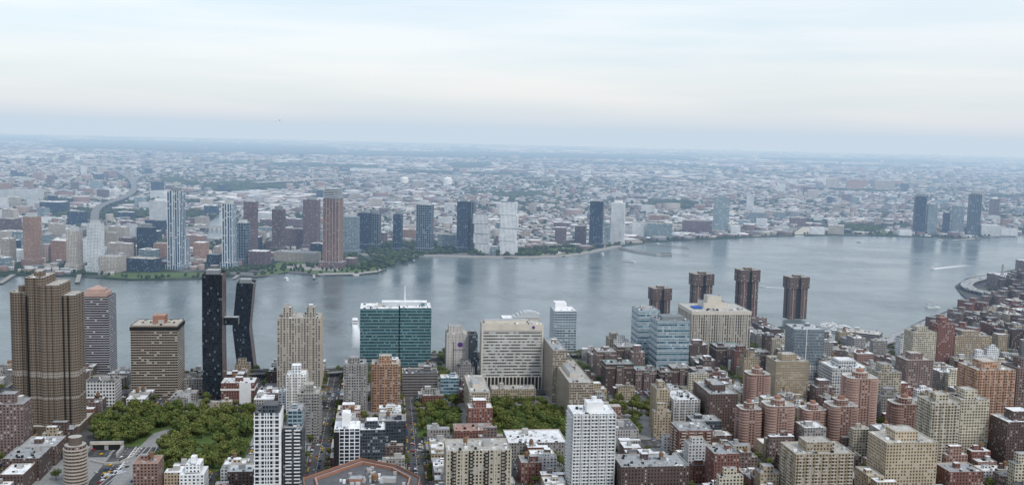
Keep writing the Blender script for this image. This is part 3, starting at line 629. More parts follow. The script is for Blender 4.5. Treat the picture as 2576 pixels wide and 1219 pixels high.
CM=[car_mesh(*c) for c in (('car_white',(.75,.75,.75)),('car_black',(.02,.02,.022)),('car_silver',(.45,.46,.47)),('car_red',(.3,.02,.02)),('taxi',(.7,.42,.02)),('car_blue',(.03,.07,.2)))]
BM=car_mesh('bus',(.55,.58,.65),12,2.6,3.0)
def car(P,ang,z=.0):
    bus=R()<.05; o=bpy.data.objects.new('city_bus' if bus else 'car',BM if bus else random.choice(CM)); o.location=(P.x,P.y,z); o.rotation_euler=(0,0,ang); scene.collection.objects.link(o)
for a in streets:
    for off in (-7.6,-2,2,7.6):
        s=860
        while s<1400:
            q=G(a+off,s)
            if visible(q,40) and land(q) and R()<(.75 if abs(off)>5 else .25) and not occupied(q.x,q.y,.5) and not any(inpoly(q.x,q.y,e) for e in EXCL): car(q,GR+math.pi/2)
            s+=7
for sv in aves:
    for off in (-12.5,-9,-4.6,0,4.6,9,12.5):
        a=streets[0]
        while a<streets[-1]:
            q=G(a,sv+off)
            if visible(q,40) and land(q) and R()<.25 and not occupied(q.x,q.y,.5) and not any(inpoly(q.x,q.y,e) for e in EXCL): car(q,GR)
            a+=8
for _ in range(26):
    q=site(U(230,400),U(1130,1215)); car(q,U(.8,1.3))

# ------------------------------------------------------------------ ribbons: riverside drive, viaducts
def ribbon(name,Q,w,z,thick=1.2,piers=True,mat='conc',road='asphalt',cars=0):
    b=MB(); n=len(Q); L=[];Rr=[]
    for i in range(n):
        d=(Q[min(i+1,n-1)]-Q[max(i-1,0)]); d.z=0; d.normalize(); m=Vector((-d.y,d.x,0))*w/2; L.append(Q[i]+m); Rr.append(Q[i]-m)
    zz=z if isinstance(z,list) else [z]*n
    for i in range(n-1):
        a,c,d,e=Rr[i],Rr[i+1],L[i+1],L[i]; z0,z1=zz[i],zz[i+1]
        b.face([(a.x,a.y,z0),(c.x,c.y,z1),(d.x,d.y,z1),(e.x,e.y,z0)],road)
        for p,q in ((a,c),(e,d)):
            b.face([(p.x,p.y,z0-thick),(q.x,q.y,z1-thick),(q.x,q.y,z1+1),(p.x,p.y,z0+1)],mat)
        if piers and min(z0,z1)>3:
            m=(Q[i]+Q[i+1])/2; b.box(m.x-w*.35,m.x-w*.25,m.y-.8,m.y+.8,-3,(z0+z1)/2-.2,mat); b.box(m.x+w*.25,m.x+w*.35,m.y-.8,m.y+.8,-3,(z0+z1)/2-.2,mat)
    o=b.obj(name)
    for _ in range(cars):
        i=random.randrange(n-1); f=R(); q=Q[i].lerp(Q[i+1],f); d=Q[i+1]-Q[i]; m=Vector((-d.y,d.x,0)).normalized()*U(-w*.38,w*.38); car(q+m,math.atan2(d.y,d.x),zz[i]+f*(zz[i+1]-zz[i]))
    return o
def smooth(P,k=4):
    out=[]
    for i in range(len(P)-1):
        p0=P[max(i-1,0)];p1=P[i];p2=P[i+1];p3=P[min(i+2,len(P)-1)]
        for j in range(k):
            t_=j/k; out.append(.5*((2*p1)+(-p0+p2)*t_+(2*p0-5*p1+4*p2-p3)*t_*t_+(-p0+3*p1-3*p2+p3)*t_**3))
    out.append(P[-1]); return out
ribbon('riverside_drive',smooth([site(u,v) for u,v in ((-200,948),(0,950),(300,952),(500,952),(700,945),(860,942),(920,918),(1083,905),(1450,898),(1520,890),(1620,872),(1800,850),(1900,858),(2000,852))]),22,7,cars=90)
ribbon('riverside_viaduct',smooth([site(u,v) for u,v in ((2000,858),(2080,876),(2140,884),(2210,872),(2280,846),(2360,812),(2432,786),(2490,764),(2486,745),(2445,734),(2432,720),(2470,706),(2576,688),(2700,670))]),26,7,cars=110,road='roof_gray')
for u,v in [(U(-50,900),U(935,960)) for _ in range(60)]+[(U(1080,1500),U(893,905)) for _ in range(30)]:
    q=site(u,v)
    if land(q) and not occupied(q.x,q.y,2): tree(q.x,q.y,.8,'riverside_tree')
# large brick housing estate to the right (cruciform towers in greenery)
est=S([(2330,872),(2400,820),(2500,790),(2530,740),(2576,725),(2750,700),(2750,905),(2330,905)])
flat('estate_lawn',[(2350,860),(2400,825),(2500,795),(2530,745),(2576,730),(2750,700),(2750,850),(2350,885)],MAT['lawn'],.18)
xs=[p[0] for p in est]; ys=[p[1] for p in est]
gy=min(ys)
while gy<max(ys):
    gx=min(xs)+U(0,20)
    while gx<max(xs):
        if inpoly(gx,gy,est) and not occupied(gx,gy,20) and visible(Vector((gx,gy,0)),150):
            b=MB(); h=U(34,42); w=U(13,16); l=U(20,26); m=random.choice(['brick_red','brick_mauve','brick_dark'])
            b.box(-w/2,w/2,-l,l,0,h,m,'roof_gray',1); b.box(-l,-w/2,-w/2,w/2,0,h-3,m,'roof_gray',1); b.box(w/2,l,-w/2,w/2,0,h-3,m,'roof_gray',1); b.box(-4,4,-5,5,h,h+6,m,'roof_tan',.5)
            b.obj('brick_estate_tower',(gx,gy,0),GR+random.choice((0,.6)))
            for _ in range(7): tree(gx+U(-38,38),gy+random.choice((-1,1))*U(26,38),1.05,'estate_tree')
        gx+=72
    gy+=84
for u,v,vt in ((2520,728,690),(2590,700,655)):
    b=B('power_station',u,u+70,vt+5,v,60); b.body('brick_mauve','roof_white',tank=0); b.cyl(12,20,3,b.h,b.h+25,'conc',r2=2.4); b.done()
b=B('boat_terminal',2120,2212,832,852,34,rot=-28,occ=False); w=b.W; b.box(-6,w+6,-6,40,-2,1.2,'conc'); b.box(0,w,0,34,1.2,12,'garage','roof_tan',1); b.box(w*.1,w*.9,6,28,11,14,'white_paint','roof_tan'); b.clutter(4,w-4,4,30,14,'white_paint',1,0); b.done()
b=B('floating_dock_house',2337,2362,762,771,12,occ=False); w=b.W; b.box(-3,w+3,-2,14,-2.6,-1,'white_paint')
for x in (0,w-1): b.box(x,x+1,0,1,-1,5,'white_paint'); b.box(x,x+1,11,12,-1,5,'white_paint')
b.box(-1,w+1,-1,13,5,6,'white_paint','roof_gray',bottom=True); b.cyl(w/2,6,w*.5,6,9,'roof_gray',r2=.5,n=4,a0=.78); b.done()
def boat(name,P,ang,L=14,Wd=4,decks=1):
    b=MB(); z=-2.5; h=Wd/2
    lo=[(-L/2,-h*.8),(L*.3,-h*.8),(L*.5,0),(L*.3,h*.8),(-L/2,h*.8)]; hi=[(-L/2,-h),(L*.32,-h),(L*.56,0),(L*.32,h),(-L/2,h)]; k=L*.1
    for i in range(5): a,c=lo[i],lo[(i+1)%5]; d,e=hi[(i+1)%5],hi[i]; b.face([(a[0],a[1],z-.3),(c[0],c[1],z-.3),(d[0],d[1],z+k),(e[0],e[1],z+k)],'white_paint')
    b.face([(p[0],p[1],z+k) for p in hi],'white_paint'); zz=z+k
    for j in range(decks):
        f=1-.22*j; b.box(-L*.42*f,L*.22*f,-h*.75,h*.75,zz,zz+L*.045,'black','white_paint'); zz+=L*.045; b.box(-L*.44*f,L*.24*f,-h*.82,h*.82,zz,zz+L*.04,'white_paint'); zz+=L*.04
    b.cyl(0,0,.2,zz,zz+L*.15,'white_paint',n=6); b.obj(name,(P.x,P.y,0),ang)
t=NT('foam'); p=t.pos(); n1=t.noise(p,.2,5,.7); uv=t.n('ShaderNodeTexCoord').outputs['UV']; sp=t.n('ShaderNodeSeparateXYZ'); t.l(uv,sp.inputs[0])
edge=t.ma('SUBTRACT',1,t.ma('POWER',t.ma('ABSOLUTE',t.ma('SUBTRACT',t.ma('MULTIPLY',sp.outputs[0],2),1)),4))
a=t.ma('MULTIPLY',t.ma('MULTIPLY',t.maprange(n1,.25,.45,.35,1),t.ma('POWER',sp.outputs[1],.55)),edge); bs=t.n('ShaderNodeBsdfDiffuse'); bs.inputs[0].default_value=(.88,.9,.91,1); tr=t.n('ShaderNodeBsdfTransparent'); mx=t.n('ShaderNodeMixShader')
t.l(a,mx.inputs[0]); t.l(tr.outputs[0],mx.inputs[1]); t.l(bs.outputs[0],mx.inputs[2]); t.l(mx.outputs[0],t.out.inputs['Surface']); MAT['foam']=t.m
def wake(P,Q,w0,w1):
    d=(Q-P).normalized(); n=Vector((-d.y,d.x,0)); b=MB(); b.face([(x.x,x.y,-2.42) for x in (P-n*w0,Q-n*w1,Q+n*w1,P+n*w0)],'foam',[(0,1),(0,0),(1,0),(1,1)]); b.obj('boat_wake')
P=site(893,812); Q=site(900,850); boat('ferry_boat',P,math.atan2((P-Q).y,(P-Q).x),38,11,2); wake(P+(Q-P)*.12,P+(Q-P)*1.5,6,12)
P=site(2345,674); Q=site(2440,664); boat('speedboat',P,math.atan2((P-Q).y,(P-Q).x),20,7); wake(P,Q,9,18)
P=site(1918,718); Q=site(1990,722); boat('speedboat',P,math.atan2((P-Q).y,(P-Q).x),14,5); wake(P,Q,4,6)
for _ in range(26): P=site(U(2068,2130),U(812,846)); boat('moored_motorboat',P,U(0,3.1),U(12,22),5)
for u,v in ((1515,638),(720,700),(160,706),(1590,657),(2365,603),(2160,607),(1655,612)): boat('barge_boat',site(u,v),U(0,3),U(16,26),6)

# ------------------------------------------------------------------ Queens waterfront towers
Q_=[('orange_brick_tower',60,88,545,668,26,'q_orange'),('beige_tower',168,195,580,678,24,'q_beige'),('striped_gray_tower',220,248,562,682,24,'q_white'),('glass_midrise_tower',345,381,572,652,26,'q_navy'),
('blue_glass_tower',422,453,480,676,26,'q_blue'),('blue_glass_wing',456,468,600,674,20,'q_blue'),('blue_glass_tower',559,585,513,674,24,'q_blue'),('beige_tower',593,619,560,662,24,'q_grid'),('mauve_brick_tower',613,641,507,642,24,'q_mauve'),
('mauve_glass_tower',684,711,527,634,24,'q_mauve'),('mauve_brick_tower',762,797,502,628,26,'q_mauve'),('glass_grid_tower',859,897,545,640,30,'q_teal'),('navy_glass_tower',899,926,535,627,26,'q_navy'),('navy_glass_tower',930,952,537,626,24,'q_grid'),
('dark_slim_tower',988,1008,538,632,20,'q_navy'),('dark_glass_tower',1046,1083,515,634,26,'q_grid'),('dark_glass_tower',1148,1176,506,632,26,'q_navy'),('gridded_glass_tower',1178,1190,508,632,26,'q_grid'),
('navy_glass_tower',1481,1514,506,622,26,'q_navy'),('white_residential_tower',1535,1568,510,613,26,'q_white'),('white_residential_wing',1519,1533,560,614,24,'q_teal'),
('blue_glass_tower',1793,1832,495,583,30,'q_teal'),('navy_glass_tower',2298,2326,494,587,24,'q_navy'),('glass_tower',2331,2355,514,588,24,'q_teal'),('glass_tower',2394,2422,518,588,26,'q_teal'),('navy_glass_tower',2434,2464,489,590,24,'q_grid'),
('brown_midrise',1395,1422,572,616,26,'q_mauve'),('brown_midrise',1445,1474,568,614,24,'q_mauve'),('gray_midrise',1878,1926,535,562,40,'q_teal'),('gray_midrise',1715,1790,555,588,40,'q_mauve'),('white_low_block',2468,2515,566,592,40,'q_white'),
('gray_block',1625,1690,562,597,34,'q_teal'),('white_terminal',1838,1862,568,588,30,'q_white'),('podium_building',250,295,645,684,40,'q_beige'),('dark_midrise',318,384,650,680,36,'q_navy'),('orange_midrise',386,416,612,655,30,'q_orange'),
('school_building',690,790,634,655,40,'q_beige'),('podium_building',866,890,650,668,34,'q_mauve'),('brick_midrise',624,668,632,665,34,'q_mauve'),('brick_midrise',128,166,605,660,30,'q_orange'),
('white_warehouse',0,78,478,506,90,'q_white'),('white_office_block',376,420,505,566,60,'q_white'),('dark_glass_office',380,402,457,492,40,'q_navy'),('blue_glass_office',100,152,508,535,60,'q_navy'),('brick_midrise',715,760,575,622,34,'q_mauve'),
('brick_midrise',0,35,550,600,34,'q_mauve'),('gray_midrise',1100,1146,590,625,34,'q_teal'),('far_housing_block',2080,2110,450,475,60,'q_beige'),('far_housing_block',2130,2170,452,478,60,'q_orange'),('far_housing_block',2200,2250,455,480,60,'q_beige'),
('far_tower',1878,1895,493,530,26,'q_white'),('far_tower',1398,1407,470,500,20,'q_beige'),('far_tower',2020,2050,470,492,40,'q_mauve'),('glass_midrise',2445,2475,480,510,40,'q_beige'),('small_midrise',1590,1622,560,595,36,'q_white'),('waterfront_shed',2518,2560,575,592,50,'q_white'),('waterfront_shed',2262,2294,578,592,40,'q_white'),
('white_office_block',378,412,480,500,60,'q_white'),('long_warehouse',640,700,535,560,60,'q_white'),('long_warehouse',880,960,424,433,120,'q_white'),('green_wrapped_tower',1535,1546,452,478,24,'q_teal'),
('beige_tower',2,26,600,664,24,'q_beige'),('glass_midrise_tower',100,122,590,650,24,'q_teal'),('gray_tower',265,290,585,640,24,'q_beige'),('brick_midrise',300,328,598,648,24,'q_mauve'),('white_midrise',196,214,600,660,22,'q_white'),('brick_midrise',486,512,610,650,30,'q_orange'),('white_midrise',2490,2512,500,548,30,'q_mauve'),('gray_tower',2372,2388,535,590,22,'q_navy'),('dark_midrise',520,548,640,668,30,'q_navy')]
for nm,ul,ur,vt,vb,D,wall in Q_:
    b=B(nm,ul,ur,vt,vb,D,rot=U(-14,-6),occ=True); b.body(wall,random.choice(['roof_gray','roof_white','roof_tan']),cl=.15,tank=0,ph=False)
    if b.h>60:
        b.box(b.W*.2,b.W*.8,D*.2,D*.8,b.h-1,b.h+U(5,9),random.choice(['mech','metal_gray']) if 'white' not in nm else 'white_paint','roof_gray')
        b.box(-3,b.W+3,-5,D+3,0,U(8,16),wall,'roof_gray')
        if wall=='q_blue':
            for x in (b.W*.0,b.W*.46,b.W-1.2): b.box(x,x+1.2,-.8,-.003,0,b.h,'white_paint')
    b.done()
b=B('brick_and_glass_tower',812,852,500,672,32,rot=-8); w=b.W; b.body('q_brick','roof_gray',cl=0); b.ribs(5,'pink_trim',1.0,.8,0,b.h,1)
for i in range(6): b.box(1+i*.4,w-1-i*.4,1+i*.4,31-i*.4,b.h+i*4,b.h+i*4+2.4,'q_teal','roof_gray'); b.box(-.5+i*.4,w+.5-i*.4,-.5,32,b.h+i*4+2.4,b.h+i*4+4,'metal_gray',bottom=True)
b.box(-8,w+10,-8,34,0,14,'q_brick','roof_gray'); b.done()
for ul,ur,vt,vb in ((1192,1232,538,636),(1255,1297,508,638)):
    b=B('white_stacked_tower',ul,ur,vt,vb,30,rot=-8); w=b.W; n=4
    for i in range(n):
        e=(-1)**i*1.8+(0 if ul>1200 else -i*1.0); b.box(e,w+e-(i*2 if ul<1200 else 0),i%2*1.5,30,b.h*i/n,b.h*(i+1)/n-1.2,'q_white','roof_white'); b.box(1,w-8,2.6,28,b.h*(i+1)/n-1.2,b.h*(i+1)/n,'q_navy')
    b.done()
b=B('glass_pavilion',1234,1253,620,638,30,rot=-8); b.body('q_teal','roof_white',cl=0); b.done()
for u0,u1,v0,v1 in ((1008,1027,445,459),(1116,1136,446,463)):
    P=site((u0+u1)/2,v1); r=(site(u1,v1)-site(u0,v1)).length/2; h=height_at(P,v0+3); b=MB(); b.cyl(0,0,r,0,h,'white_paint',n=28)
    for i in range(4):
        a,c=i/4*math.pi/2,(i+1)/4*math.pi/2; b.cyl(0,0,r*math.cos(a),h+r*.35*math.sin(a),h+r*.35*math.sin(c),'white_paint',n=28,r2=max(.02,r*math.cos(c)))
    b.obj('gas_tank',P); FOOT.append((P.dot(AX)-r-20,P.dot(AX)+r+20,P.dot(SX)-r-120,P.dot(SX)+r+20))
flat('creek_water',[(520,600),(528,560),(545,545),(560,520),(600,512),(612,516),(575,530),(572,560),(560,600)],M_W,.3)
flat('creek_water',[(835,488),(850,483),(915,482),(925,490),(900,497),(845,496)],M_W,.3)
flat('bay_water',[(1330,370),(1600,371),(2400,391),(2400,395),(1700,383),(1330,374)],M_W,1)
XP1=smooth([site(u,v) for u,v in ((232,600),(238,560),(242,538),(262,522),(308,505),(336,486),(330,458),(300,438),(286,430))]); XP2=smooth([site(u,v) for u,v in ((332,470),(350,450),(400,440),(455,432),(475,420),(440,412))])
ribbon('expressway_viaduct',XP1,27,15,2.5,road='road_gray'); ribbon('expressway_viaduct',XP2,28,15.3,2.5,road='road_gray')
ribbon('creek_bridge',smooth([site(u,v) for u,v in ((380,584),(450,582),(520,580),(570,579),(640,577))]),18,12,2.5)
Qb=smooth([site(u,v) for u,v in ((640,470),(720,465),(790,460),(850,458),(940,452),(1010,448))]); ribbon('cable_stayed_bridge',Qb,35,26,4,road='path')
for u in (786,842):
    for dv in (0,3):
        P=site(u+dv,459-dv); b=MB(); b.box(-3.5,3.5,-3.5,3.5,0,height_at(P,426),'conc'); b.obj('bridge_pylon',P)
def pier(L,w=6,name='timber_pier'):
    ribbon(name,[site(u,v) for u,v in L],w,.35,1.0,False,'conc','path')
pier([(1558,622),(1600,632),(1655,640)],9); pier([(1650,640),(1690,640)],5); pier([(1620,612),(1732,622)],7); pier([(0,712),(34,690)],10); pier([(194,710),(200,690)],9); pier([(130,706),(128,690)],7); pier([(140,700),(175,702)],5); pier([(1565,655),(1590,655)],5); pier([(2350,598),(2395,604),(2450,600)],7); pier([(588,700),(600,692)],6); pier([(790,700),(790,690)],6)
b=MB()
for u in range(1560,1735,5):
    P=site(u,626+(u-1560)*.09); b.cyl(P.x,P.y,.6,-3,2.5,'brown_trim',n=6)
for u in list(range(1663,1692,3)): P=site(u,640); b.cyl(P.x,P.y,.9,-3,5,'brown_trim',n=6)
b.obj('mooring_pilings')
for L in ([(265,696),(330,701),(505,697),(560,688),(480,684),(300,686)],[(640,694),(700,688),(740,680),(800,689),(900,687),(965,675),(930,655),(880,660),(760,655),(700,660)],[(1300,644),(1420,640),(1490,628),(1440,622),(1320,628)],[(1880,592),(2100,588),(2280,590),(2200,572),(1960,575)]):
    flat('waterfront_lawn',L,MAT['lawn'],.15)
flat('waterfront_plaza',[(700,670),(800,660),(870,668),(850,682),(740,678)],MAT['path'],.25); flat('sports_field',[(385,696),(480,694),(490,686),(395,688)],MAT['lawn'],.35); flat('waterfront_plaza',[(800,691),(900,689),(950,684),(970,676),(962,673),(940,681),(895,685),(800,687)],MAT['path'],.22)
flat('sandy_lot',[(1990,590),(2060,588),(2080,572),(2020,570)],MAT['sand'],.2); flat('sandy_lot',[(1310,642),(1400,640),(1440,632),(1340,630)],MAT['sand'],.2); flat('sandy_lot',[(490,662),(540,655),(530,625),(480,635)],MAT['sand'],.2)
ribbon('waterfront_esplanade',smooth([site(u,v-2) for u,v in ((905,640),(1000,642),(1100,644),(1290,648),(1420,644),(1490,633),(1560,619))],3),12,.4,3,False,'conc','path')

# ------------------------------------------------------------------ distant low-rise city (one mesh) and tree masses
def fbm(x,y,s,seed):
    v=0;a=1
    r=np.random.default_rng(seed)
    for k in range(5):
        for _ in range(3):
            th=r.uniform(0,6.28); ph=r.uniform(0,6.28); f=(2**k)*s*r.uniform(.7,1.3); v=v+a*np.sin((x*np.cos(th)+y*np.sin(th))*f+ph)
        a*=.62
    return v/3.0
qs=np.array(q_shore); qi=np.argsort(qs[:,0])
def shore_y(x): return np.interp(x,qs[qi,0],qs[qi,1])
V=[];TV=[]
pal=np.array([(.84,.84,.84),(.70,.71,.72),(.46,.45,.44),(.30,.30,.30),(.12,.12,.13),(.36,.24,.20),(.76,.75,.72),(.50,.56,.62)])
wp=np.array([(.28,.18,.155),(.43,.39,.34),(.35,.35,.35),(.19,.135,.125),(.64,.64,.64),(.22,.225,.25),(.34,.26,.23)])
QEX=[S([(255,705),(330,705),(560,695),(740,690),(900,692),(975,678),(930,648),(760,650),(560,675),(480,682),(300,684)]),S([(1290,648),(1490,635),(1440,618),(1310,626)]),S([(515,605),(525,560),(545,540),(560,515),(612,510),(620,516),(580,532),(578,562),(568,605)]),S([(1980,592),(2060,588),(2090,570),(2010,568)])]
# green spaces (cemeteries, parks) and open yards at their mapped places
PK=[S(x) for x in ([(505,478),(600,484),(745,472),(750,462),(640,458),(500,464)],[(1118,420),(1190,426),(1240,420),(1230,410),(1130,411)],[(860,392),(1300,398),(1740,404),(1730,392),(1300,384),(880,380)],[(120,372),(500,384),(860,392),(850,372),(500,356),(130,352)],[(1620,522),(1700,530),(1765,518),(1740,508),(1640,506)],[(1228,492),(1290,500),(1370,494),(1360,485),(1240,485)],[(380,452),(470,470),(500,466),(450,448)],[(2080,585),(2230,585),(2210,570),(2100,568)],[(1900,402),(2300,412),(2500,414),(2300,402),(1950,396)],[(0,352),(100,356),(120,345),(0,340)],[(330,520),(372,516),(370,500),(345,500)],[(430,560),(455,575),(470,550),(440,545)])]
YD=[S(x) for x in ([(760,478),(900,478),(1000,470),(960,455),(800,452)],[(480,640),(545,650),(525,600),(470,590)],[(850,440),(1010,438),(990,430),(860,430)])]
for (u0,u1,v0,v1,cnt,h0,h1) in ((0,460,545,680,60,18,52),(460,900,560,650,30,14,36),(900,1500,560,635,34,14,34),(1500,2576,530,590,60,12,36),(0,2576,430,540,100,14,40),(1950,2576,425,520,70,20,55),(0,460,440,540,50,16,50),(0,2576,395,440,70,25,60)):
    for _ in range(cnt):
        P=site(U(u0,u1),U(v0,v1))
        if not inpoly(P.x,P.y,queens) or P.y<shore_y(P.x)+30 or occupied(P.x,P.y,26) or any(inpoly(P.x,P.y,e) for e in QEX+PK): continue
        if min((P-q).length for q in XP1+XP2)<70: continue
        b=MB(); w=U(22,60); d=U(18,30); h=U(h0,h1); wm=random.choice(['q_mauve','q_beige','q_white','q_white','q_orange','q_teal','q_beige','q_navy']); b.box(-w/2,w/2,-d/2,d/2,0,h,wm,random.choice(['roof_white','roof_gray','roof_white']),1)
        b.box(-w*.2,w*.1,-d*.2,d*.2,h,h+4,'conc'); b.obj('midrise_building',P,U(-.4,.1)); a_=P.dot(AX); s_=P.dot(SX); FOOT.append((a_-w/2,a_+w/2,s_-d/2,s_+d/2))
def zone(y0,y1,cell,hs,cov,tree_k):
    nr=int((y1-y0)/cell)
    for i in range(nr):
        y=y0+cell*i; half=y*.56+150; n=int(2*half/cell); x=-half+cell*np.arange(n)+rng.uniform(-.15,.15,n)*cell; yy=y+rng.uniform(-.2,.2,n)*cell
        th=.35*np.sign(fbm(x,yy,.0009,3))
        ok=yy>shore_y(x)+35
        u=(x*math.cos(.3)+yy*math.sin(.3)); w=(-x*math.sin(.3)+yy*math.cos(.3))
        big=fbm(x,yy,.0009,3)>0; u2=(x*math.cos(-.35)+yy*math.sin(-.35)); w2=(-x*math.sin(-.35)+yy*math.cos(-.35)); u=np.where(big,u,u2); w=np.where(big,w,w2)
        st=((u%(cell*7))<cell*1.0)|((w%(cell*4))<cell*.8)|((w%2100)<70); ok&=~st
        park=fbm(x,yy*1.6,.0011,11)+.35*fbm(x,yy,.006,5)
        tr=(park>.85); ind=fbm(x,yy,.0013,23)>.35; open_=fbm(x,yy,.004,31)>1.0
        keep=ok&~tr&(rng.random(n)<cov)&~open_
        tmp=rng.random(n)<(tree_k*np.where(fbm(x,yy,.003,41)>0,1.8,.35))
        for j in range(n):
            if not ok[j]: continue
            P=(float(x[j]),float(yy[j]))
            if any(inpoly(P[0],P[1],e) for e in PK):
                TV.append((P[0],P[1],cell*U(.5,.8),min(15,cell*U(.4,.6)))); continue
            if y<7000 and any(inpoly(P[0],P[1],e) for e in YD) and R()<.6: continue
            if keep[j]:
                if y<7000:
                    a=P[0]*AX.x+P[1]*AX.y; s_=P[0]*SX.x+P[1]*SX.y; pd=12 if y<4200 else 22
                    if any(f[0]-pd<a<f[1]+pd and f[2]-pd<s_<f[3]+pd for f in FOOT): continue
                    if any(inpoly(P[0],P[1],e) for e in QEX): continue
                    if P[0]<0 and any(abs(P[0]-q.x)+abs(P[1]-q.y)<40 for q in XPD): continue
                k=U(1.2,3.0) if ind[j] and R()<.6 else 1.0
                V.append((P[0],P[1],cell*U(.3,.5)*k,cell*U(.25,.46)*k,hs*U(.6,1.5)*(1 if R()>.03 else U(2,3.5)),float(th[j])))
            if (tr[j] and R()<.95) or tmp[j]:
                if y<4200 and any(inpoly(P[0],P[1],e) for e in QEX[2:]): continue
                TV.append((P[0]+U(-.4,.4)*cell,P[1]+U(-.4,.4)*cell,cell*U(.25,.5)*(1.4 if tr[j] else .9),min(15,cell*U(.35,.6))))
XPD=[]
for X_ in (XP1,XP2):
    for p_,q_ in zip(X_[:-1],X_[1:]):
        for k in range(4): XPD.append(p_.lerp(q_,k/4))
zone(2050,3000,19,8,.85,.22); zone(3000,4600,24,7.5,.85,.24); zone(4600,7500,40,8,.82,.28); zone(7500,12500,78,9,.75,.3); zone(12500,21000,150,10,.55,.35); zone(21000,31000,300,12,.4,.4)
def fast_mesh(name,vs,F,k):
    me=bpy.data.meshes.new(name); me.vertices.add(len(vs)); me.vertices.foreach_set('co',vs.astype(np.float32).ravel()); me.loops.add(F.size); me.loops.foreach_set('vertex_index',F.ravel().astype(np.int32))
    me.polygons.add(len(F)); me.polygons.foreach_set('loop_start',np.arange(0,F.size,k,dtype=np.int32))
    try: me.polygons.foreach_set('loop_total',np.full(len(F),k,dtype=np.int32))
    except Exception: pass
    me.update(calc_edges=True); return me
def boxes_mesh(name,V):
    A=np.array(V); n=len(A); cx,cy,w,d,h,th=A.T
    c,s=np.cos(th),np.sin(th); vs=np.zeros((n,8,3)); k=0
    for z in (0,1):
        for sx,sy in ((-1,-1),(1,-1),(1,1),(-1,1)):
            vs[:,k,0]=cx+sx*w*c-sy*d*s; vs[:,k,1]=cy+sx*w*s+sy*d*c; vs[:,k,2]=z*h; k+=1
    fi=np.array([(0,1,5,4),(1,2,6,5),(2,3,7,6),(3,0,4,7),(4,5,6,7)]); F=(np.arange(n)[:,None,None]*8+fi[None]).reshape(-1,4)
    me=fast_mesh(name,vs.reshape(-1,3),F,4)
    pr=np.array([.30,.2,.12,.11,.10,.05,.10,.04]); pr/=pr.sum()
    col=np.ones((n,5,4)); wc=wp[rng.integers(0,len(wp),n)]; rc=pal[rng.choice(len(pal),n,p=pr)]
    col[:,:4,:3]=wc[:,None]; col[:,4,:3]=rc*rng.uniform(.75,1.12,n)[:,None]
    a=me.attributes.new('col','FLOAT_COLOR','FACE'); a.data.foreach_set('color',col.astype(np.float32).ravel())
    o=bpy.data.objects.new(name,me); scene.collection.objects.link(o); return o
t=NT('distant_city'); g=t.n('ShaderNodeNewGeometry'); at=t.n('ShaderNodeAttribute'); at.attribute_name='col'
cr=t.n('ShaderNodeVectorMath',operation='CROSS_PRODUCT'); t.l(g.outputs['True Normal'],cr.inputs[0]); cr.inputs[1].default_value=(0,0,1)
dt=t.n('ShaderNodeVectorMath',operation='DOT_PRODUCT'); t.l(cr.outputs[0],dt.inputs[0]); t.l(g.outputs['Position'],dt.inputs[1])
sp=t.n('ShaderNodeSeparateXYZ'); t.l(g.outputs['Position'],sp.inputs[0]); sn=t.n('ShaderNodeSeparateXYZ'); t.l(g.outputs['True Normal'],sn.inputs[0])
xm=t.ma('LESS_THAN',t.ma('FRACT',t.ma('DIVIDE',dt.outputs['Value'],3.4)),.45); ym=t.ma('GREATER_THAN',t.ma('FRACT',t.ma('DIVIDE',sp.outputs[2],3.2)),.5)
m=t.ma('MULTIPLY',t.ma('MULTIPLY',xm,ym),t.ma('LESS_THAN',sn.outputs[2],.5))
c=t.mix(m,at.outputs['Color'],(.05,.06,.07,1)); M_DC=t.bsdf(c,.8,.2)
o=boxes_mesh('distant_city_blocks',V); o.data.materials.append(M_DC)
def blobs(name,TV):
    A=np.array(TV); n=len(A); ph=(1+5**.5)/2
    ico=np.array([(-1,ph,0),(1,ph,0),(-1,-ph,0),(1,-ph,0),(0,-1,ph),(0,1,ph),(0,-1,-ph),(0,1,-ph),(ph,0,-1),(ph,0,1),(-ph,0,-1),(-ph,0,1)]); ico/=np.linalg.norm(ico[0])
    fi=np.array([(0,11,5),(0,5,1),(0,1,7),(0,7,10),(0,10,11),(1,5,9),(5,11,4),(11,10,2),(10,7,6),(7,1,8),(3,9,4),(3,4,2),(3,2,6),(3,6,8),(3,8,9),(4,9,5),(2,4,11),(6,2,10),(8,6,7),(9,8,1)])
    vs=ico[None]*rng.uniform(.55,1.3,(n,12,1)); vs=vs*np.stack([A[:,2],A[:,2],A[:,3]*.6],1)[:,None]; vs[:,:,0]+=A[:,0,None]; vs[:,:,1]+=A[:,1,None]; vs[:,:,2]+=A[:,3,None]*.5
    F=(np.arange(n)[:,None,None]*12+fi[None]).reshape(-1,3); me=fast_mesh(name,vs.reshape(-1,3),F,3)
    a=me.attributes.new('tint','FLOAT','FACE'); a.data.foreach_set('value',rng.uniform(0,1,len(F)).astype(np.float32)); me.materials.append(M_FF); o=bpy.data.objects.new(name,me); scene.collection.objects.link(o)
blobs('distant_trees',TV)
SH=[]
for i in range(len(q_shore)-1):
    a,b_=q_shore[i],q_shore[i+1]; L_=math.hypot(b_[0]-a[0],b_[1]-a[1])
    for k in range(int(L_/10)):
        f=R(); x=a[0]+(b_[0]-a[0])*f; y=a[1]+(b_[1]-a[1])*f+U(14,45)
        if R()<.45: SH.append((x,y,U(3,5),U(6,10)))
for e in QEX[:2]:
    xs=[p[0] for p in e]; ys=[p[1] for p in e]
    for _ in range(700):
        x,y=U(min(xs),max(xs)),U(min(ys),max(ys))
        if inpoly(x,y,e) and fbm(x,y,.02,9)>.35 and not occupied(x,y,6): SH.append((x,y,U(3,5),U(6,9)))
